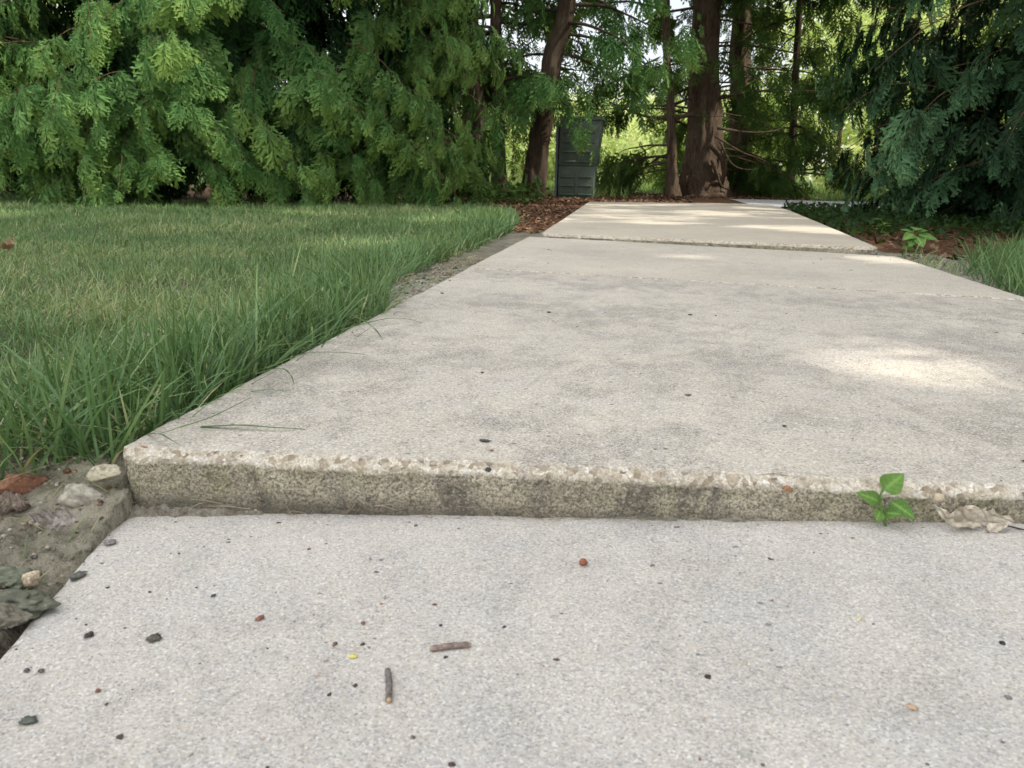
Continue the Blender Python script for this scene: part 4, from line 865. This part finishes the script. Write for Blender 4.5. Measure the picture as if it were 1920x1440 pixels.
g = gzp(60, 965); dry_leaf('crumpled purple brown leaf in front of the brick piece', g+(0, 0, .002), .04, .03, 1.6, (.24, .19, .165), 12, 1.2, .6, .3)
g = gzp(20, 940); dry_leaf('folded grey leaf at the frame edge below the brick piece', g+(0, 0, .004), .03, .02, 1.2, (.40, .37, .40), 15, 2.2, .4, .4)
g = gzp(206, 958); dry_leaf('dark shrivelled leaf wedged in the corner beside the step', g+(0, .0, .001), .034, .02, 1.1, (.10, .075, .06), 17, 1.9, .6, .6)
g = px(425, 728, -.012); dry_leaf('brown dead leaf caught in the grass beside the slab', g, .03, .022, 1.0, (.20, .125, .08), 19, .9, .4, .3)
g = fzp(752, 964); dry_leaf('little brown leaf scrap in the joint left of centre', g, .020, .008, -1.4, (.20, .12, .08), 21, 1.8, .5, .4)
g = fzp(1040, 966); dry_leaf('pale straw coloured leaf scrap in the step joint', g, .018, .009, 1.2, (.45, .36, .24), 22, 1.6, .6, .4)
g = px(275, 634, .012); dry_leaf('pale leaf fragment hidden among the lawn blades', g, .024, .013, .5, (.40, .37, .31), 24, 1.2, .4, .3)
g = px(8, 470, .0); dry_leaf('brown leaf on the lawn at the left frame edge', g, .07, .05, .5, (.30, .2, .12), 25, 1.0, .4, .3)
def stone(label, p, r_, col, seed, name='stone', rough=.3, f=1.6, cat='stone', group=None, mat=M_STONE, az=0, n=18, m=26, sink=.3):
    V, Q = blob((0, 0, 0), r_, seed, rough, f, n, m); V[:, 2] += r_[2]*(1-2*sink)
    c, s = math.cos(az), math.sin(az); V = np.stack([V[:, 0]*c-V[:, 1]*s, V[:, 0]*s+V[:, 1]*c, V[:, 2]], 1)
    cc = np.asarray(col)[None]*(1+.3*fbm(V/max(r_), 3, 3, seed+5))[:, None]
    o = mesh(name, V, Q, mat=mat, attrs={'col': np.clip(cc, 0, 1)}); o.location = Vector(p); return tag(o, label, cat, group)
def chunk(label, p, dims, cols, seed, az, name, cat):         # angular broken piece: facets cut from a lump
    r = np.random.default_rng(seed); V, Q = blob((0, 0, 0), (1, 1, 1), seed, .12, 2.0, 34, 48); N_ = nrm(r.normal(0, 1, (11, 3))); N_[:, 2] *= .8; N_ = nrm(N_); dd = r.uniform(.5, .82, 11)
    for nn, d0 in zip(N_, dd):
        h = V@nn; V = V-np.maximum(h-d0, 0)[:, None]*nn
    V = V+.05*fbm(V, 5, 5, seed, .6)[:, None]*nrm(V); mix = np.clip(.5+2.2*(V[:, 2]-.12)+.6*fbm(V, 2.5, 3, seed+1), 0, 1)[:, None]
    col = np.asarray(cols[0])*(1-mix)+np.asarray(cols[1])*mix; col = col*(1+.45*fbm(V, 6, 4, seed+3))[:, None]; V = V*np.asarray(dims); V[:, 2] += dims[2]*.55
    c, s = math.cos(az), math.sin(az); V = np.stack([V[:, 0]*c-V[:, 1]*s, V[:, 0]*s+V[:, 1]*c, V[:, 2]], 1)
    o = mesh(name, V, Q, mat=M_STONE, attrs={'col': col}); o.location = Vector(p); return tag(o, label, cat)
chunk('broken orange red piece of brick half hidden by grass at left', px(45, 945, -.055), (.023, .017, .022), ((.10, .05, .045), (.24, .115, .07)), 4, .5, 'brick_piece', 'brick')
chunk('smooth cream pebble wedged against the left side of the step', px(198, 900, -.03), (.015, .010, .0095), ((.36, .33, .24), (.52, .48, .37)), 9, .3, 'pebble', 'stone')
chunk('rough grey speckled stone at the corner of the step', px(160, 950, -.052), (.026, .019, .017), ((.21, .19, .15), (.40, .38, .32)), 14, .2, 'stone', 'stone')
chunk('tan pebble on the soil just above the mossy lump', px(62, 1094, -.05), (.007, .006, .006), ((.35, .28, .2), (.55, .46, .34)), 16, .2, 'pebble', 'stone')
A = Acc(); r = np.random.default_rng(77)
for q_ in range(2300):
    if q_ < 1150: x, y = r.uniform(-.75, -.37), r.uniform(.36, .66)
    else: x, y = r.uniform(-.62, -.44), r.uniform(1.15, 2.5)
    if x > path_l(np.array(y))-.004: continue
    z_ = r.uniform(.0008, .0026)*(1.6 if r.random() < .06 else 1)*(1.7 if q_ > 1150 else .9); V, Q = blob((x, y, float(ground_z(x, y))+z_*.2), (z_*r.uniform(.8, 1.5), z_, z_*.7), q_, .3, 1.8, 6, 8)
    A.add(V, Q, None, (PAL*np.array([.8, .78, .72]))[r.choice(len(PAL), p=PW)]*r.uniform(.35, .85))
o = A.build('gravel', M_STONE, attr='col'); tag(o, 'grit and small stones on the bare soil along the left edge of the slabs', None, None, 'stuff')
A_l = [('dark green grey mossy clod spilling over the slab edge', (36, 1134), (.024, .012, .0065), (.14, .15, .115), 31), ('grey earthy clod at the left frame edge above the crack', (2, 1166), (.018, .012, .007), (.19, .18, .145), 32),
       ('greenish clod on the soil left of the slab', (20, 1085), (.016, .012, .004), (.16, .18, .13), 33)]
for lab, (u, v), r_, col, sd in A_l: stone(lab, px(u, v, -.054), r_, col, sd, 'soil_clod', .38, 1.9, 'clod', None, n=40, m=60, sink=.3)
DK = (.12, .125, .115)
for lab, u, v, a, b_, col, sd in [
        ('largest flat dark chip near the left edge of the foreground slab', 145, 1081, 11, 8, DK, 1), ('dark chip left of the twigs, below the others', 289, 1197, 13, 7, (.085, .085, .07), 2), ('dark chip alone in the lower left corner', 54, 1352, 13, 7, (.10, .11, .10), 3),
        ('grey flake near the top left of the foreground slab', 205, 1018, 11, 5, (.24, .22, .22), 4), ('small dark purple chip near the left slab edge', 167, 1191, 7, 5, (.07, .05, .055), 5), ('small grey chip below the lilac leaf', 165, 1031, 6, 3, (.15, .14, .13), 6),
        ('black crumb in the middle of the foreground slab', 400, 1117, 3.5, 3, (.04, .04, .045), 7), ('black speck at the right, below the dead leaf', 1879, 1206, 4.5, 3, (.03, .03, .035), 8), ('dark brown seed right of centre in the foreground', 1327, 1270, 6, 4.5, (.07, .045, .04), 9),
        ('reddish bark crumb in the left foreground', 487, 1160, 7, 5, (.24, .11, .075), 10), ('brown crumb above the standing twig', 628, 1208, 4.5, 4.5, (.20, .12, .09), 11), ('dark brown crumb left of the lying twig', 680, 1208, 4, 3, (.10, .06, .055), 12),
        ('dark crumb right of the lying twig', 946, 1176, 3.5, 3, (.05, .05, .05), 13), ('black crumb up left of the lying twig', 826, 1173, 3, 2.5, (.05, .05, .05), 14), ('brown crumb just below the lying twig', 1043, 1237, 6, 3, (.13, .08, .06), 15),
        ('dark crumb below the lying twig', 836, 1233, 4, 3, (.08, .07, .065), 16), ('tan crumb at the lower right of the foreground slab', 1710, 1327, 9, 5, (.55, .40, .28), 17), ('cream grit grain right of centre', 1610, 1161, 4.5, 5, (.66, .60, .42), 18),
        ('dark crumb at the bottom edge below the standing twig', 847, 1434, 6, 4, (.09, .06, .06), 19), ('dark crumb at the bottom left of the slab', 225, 1382, 6, 4, (.09, .08, .075), 20), ('grey crumb near the berry', 1223, 1061, 4.5, 3, (.22, .20, .18), 21),
        ('reddish crumb left of the crumbs by the step', 579, 1030, 3, 2.5, (.25, .13, .09), 22), ('brown crumb right of the first reddish one', 681, 1169, 4, 3.5, (.20, .12, .08), 23), ('dark crumb left of the standing twig', 617, 1303, 4, 3.5, (.08, .07, .065), 24),
        ('dark crumb below left of the standing twig', 666, 1286, 4, 3.5, (.09, .08, .075), 25), ('grey crumb at the bottom right of centre', 1890, 1308, 5, 3.5, (.22, .22, .23), 26), ('dark wood flake under the step near the joint', 780, 986, 4, 2.5, (.14, .13, .12), 27), ('grey flake just under the middle of the step', 860, 992, 4, 2.2, (.25, .2, .17), 28),
        ('dark crumb high in the right foreground', 1443, 1048, 3, 2.2, (.09, .085, .08), 29), ('small brown crumb near the left crack', 77, 1258, 5, 3, (.10, .07, .07), 30), ('dark red crumb in the lower left', 184, 1295, 5, 3, (.22, .09, .08), 31), ('dark crumb in the far left foreground', 50, 1257, 5, 3, (.14, .12, .13), 32)]:
    p = fzp(u, v); k = np.linalg.norm(p-EYE)/F; hh = min(a, b_*1.6)*k*.26
    stone(lab, p, (a*k*.86, .72*b_*k/max(.4, abs(ray(u, v)[2]/np.linalg.norm(ray(u, v)))), max(hh, .0005)), np.asarray(col)*1.15, sd+100, 'debris_crumb', .55, 2.6, 'crumb', 'crumbs on the foreground slab', az=RNG.uniform(-.4, .4), n=13, m=18, sink=.25)
A = Acc(); r = np.random.default_rng(123); GP = np.array([(.09, .085, .08), (.16, .13, .10), (.25, .14, .09), (.30, .26, .21), (.13, .12, .12), (.6, .55, .46)])
for q_ in range(480):
    x = r.uniform(-.44, .5); m_ = r.random()
    if m_ < .45: y = float(front(x)) - abs(r.normal(0, .035)) - .003
    elif m_ < .8: y = r.uniform(.28, .6); x = -.42+abs(r.normal(0, .16))
    else: y = r.uniform(.28, .62)
    if x < path_l(np.array(y))+.002 or y > front(x)-.002: continue
    z_ = .00033*(3.6**(r.random()**2.0)); V, Q = blob((x, y, float(front_z(x))+z_*.3), (z_*r.uniform(.8, 2.2), z_*r.uniform(.7, 1.4), z_*.5), q_, .4, 2, 5, 6); A.add(V, Q, None, GP[r.integers(0, 6)]*r.uniform(.7, 1.3))
for q_ in range(120):
    x = r.uniform(XL+.02, XR-.02); y = .66+3.2*r.random()**1.4; z_ = .0005*(4**(r.random()**1.8))*(1+.25*y)
    if y > step2(x)-.01: continue
    V, Q = blob((x, y, .0015), (z_*r.uniform(.8, 2.6), z_*r.uniform(.6, 1.2), z_*.5), q_, .4, 2, 5, 6); A.add(V, Q, None, GP[r.integers(0, 5)]*r.uniform(.7, 1.2))
o = A.build('grit', M_STONE, attr='col'); tag(o, 'fine grit and crumbs strewn over the slabs, thickest near the step', None, None, 'stuff')
for lab, u, v, col, sz in [('round shiny reddish brown berry on the foreground slab', 1093, 1060, (.26, .09, .045), .0031), ('brown round seed beside the curled dead leaf', 1742, 975, (.33, .17, .09), .0030), ('glossy amber seed at the foot of the step', 482, 959, (.55, .36, .16), .0030)]:
    p = fzp(u, v); o = stone(lab, p, (sz, sz, sz*.92), col, 7, 'berry', .05, 1.5, 'berry', None, M_SMOOTH, sink=.03)
    B = Acc(); B.add(*blob((sz*.95, 0, sz*.9), (sz*.3, sz*.22, sz*.22), 2, .2, 1.5, 6, 8), None, np.array([.08, .04, .03])); B.build('stalk_end', M_SMOOTH, o, attr='col')
p = fzp(662, 1232)
stone('tiny yellow green seed husk left of the twigs', p, (.0026, .0022, .0008), (.62, .58, .14), 55, 'seed_husk', .1, 1.2, 'seed', None, M_SMOOTH, sink=.1)
def twig(label, pa, pb, r_, cols, ends, seed):
    root = empty('twig', pa, label, 'twig', None); P = spline([pa, (pa+pb)/2+np.array([.0004, .0003, .0004]), pb], 26); P[:, 2] += r_*.9
    t = np.linspace(0, 1, 26); rr = r_*(1+.06*np.sin(t*60)+.05*np.sin(t*23+1)); V, Q, T = tube(P, rr, 12, .06, seed, 900)
    cc = np.asarray(cols)[None]*(1+.5*fbm(V, 500, 3, seed))[:, None]; B = Acc(); B.add(V, Q, T, np.clip(cc, 0, 1)); B.build('bark', M_STONE, root, org=pa, attr='col')
    d = nrm(pb-pa)
    for e, (pp, sg) in enumerate(((P[0], -1), (P[-1], 1))):
        V, Q = blob(pp+d*sg*r_*.12, (r_*.82,)*3, seed+e, .15, 3, 8, 10); B = Acc(); B.add(V, Q, None, np.asarray(ends[e])); B.build('cut_end', M_STONE, root, org=pa, attr='col')
    return root, P, d
twig('short grey brown twig lying crosswise on the foreground slab', fzp(811, 1221), fzp(878, 1214), .00205, (.24, .19, .17), ((.42, .34, .26), (.36, .28, .2)), 1)
rt, P, d = twig('broken twig pointing at the viewer with a pale splintered end', fzp(729, 1317), fzp(727, 1262), .00185, (.19, .17, .165), ((.62, .44, .25), (.34, .24, .15)), 2)
pa = np.asarray(fzp(729, 1317)); A = Acc()
for q_ in range(5):
    s0 = P[-1]+np.array([(q_-2)*.0006, 0, .0003*(q_ % 2)]); V, Q, T = tube(np.stack([s0-d*.001, s0+d*RNG.uniform(.001, .0035)]), [.0005, .0001], 5); A.add(V, Q, T, np.array([.45, .32, .2]))
A.build('splinters', M_STONE, rt, org=pa, attr='col')
# snail shell on the step face
sc_ = face_z(364, 874)+np.array([0, -.0025, 0]); th = np.linspace(0, 4.4*np.pi, 70); rs = .00028*np.exp(th*.155); pth = np.stack([sc_[0]+rs*np.cos(th), sc_[1]-.0008+.0008*th/14, sc_[2]+rs*np.sin(th)], 1)
V, Q, T = tube(pth, rs*.42, 8); A = Acc(); A.add(V, Q, T, np.array([.34, .32, .31])); o = A.build('snail_shell', M_STONE, org=sc_, attr='col'); o.location = Vector(sc_); tag(o, 'tiny grey spiral snail shell stuck to the step face', 'snail shell')
# crumbly earth packed in the joint at the foot of the step
xs = np.arange(XL+.01, .36, .0022); tt = np.linspace(0, 1, 9); X_, T_ = np.meshgrid(xs, tt, indexing='ij')
q0 = front(X_)+.002; n1 = fbm(P3(X_, 0*X_), 18, 4, 12); n2 = fbm(P3(X_, T_*.02), 130, 3, 13)
wj = np.clip(.007+.010*n1, .001, .016)*np.where(X_ > .1, .45, 1); hj = np.clip(.0035+.004*n1+.0*X_, .0004, .008)*np.where(X_ > .12, .5, 1)
Yj = q0 - wj*T_; Zj = front_z(X_) + hj*(1-T_)**1.5*(1+.35*n2) + .0007*n2 + .0006*fbm(P3(X_, T_*.02), 420, 2, 14) - .0012*T_
o = mesh('joint_soil', np.stack([X_, Yj, Zj], -1), gridq(len(xs), 9)[:, ::-1], mat=M_SOIL, attrs={'mulch': np.full(X_.size, .15), 'sand': np.full(X_.size, .35), 'green': np.zeros(X_.size)}); tag(o, 'dark earth and rootlets packed along the foot of the step', None, None, 'stuff')
A = Acc()
for i in range(46):
    x = RNG.uniform(XL+.02, .15); a = np.array([x, float(front(x))-.001-RNG.random()*.006, float(front_z(x))+.002+RNG.random()*.010]); k = RNG.normal(0, .006, (3, 3))*np.array([1.6, .35, .5])
    P = spline([a, a+k[0], a+k[0]+k[1], a+k[0]+k[1]+k[2]], 12); P[:, 2] = np.maximum(P[:, 2], front_z(P[:, 0])+.0006); P[:, 1] = np.minimum(P[:, 1], front(P[:, 0])-.0005)
    V, Q, T = tube(P, .00028, 4); A.add(V, Q, T, np.array([(.34, .27, .19), (.16, .12, .09), (.45, .38, .28)][i % 3]))
o = A.build('rootlets', M_STONE, attr='col'); tag(o, 'tangle of fine rootlets along the foot of the step', None, None, 'stuff')
print('done', sum(len(m.polygons) for m in bpy.data.meshes))
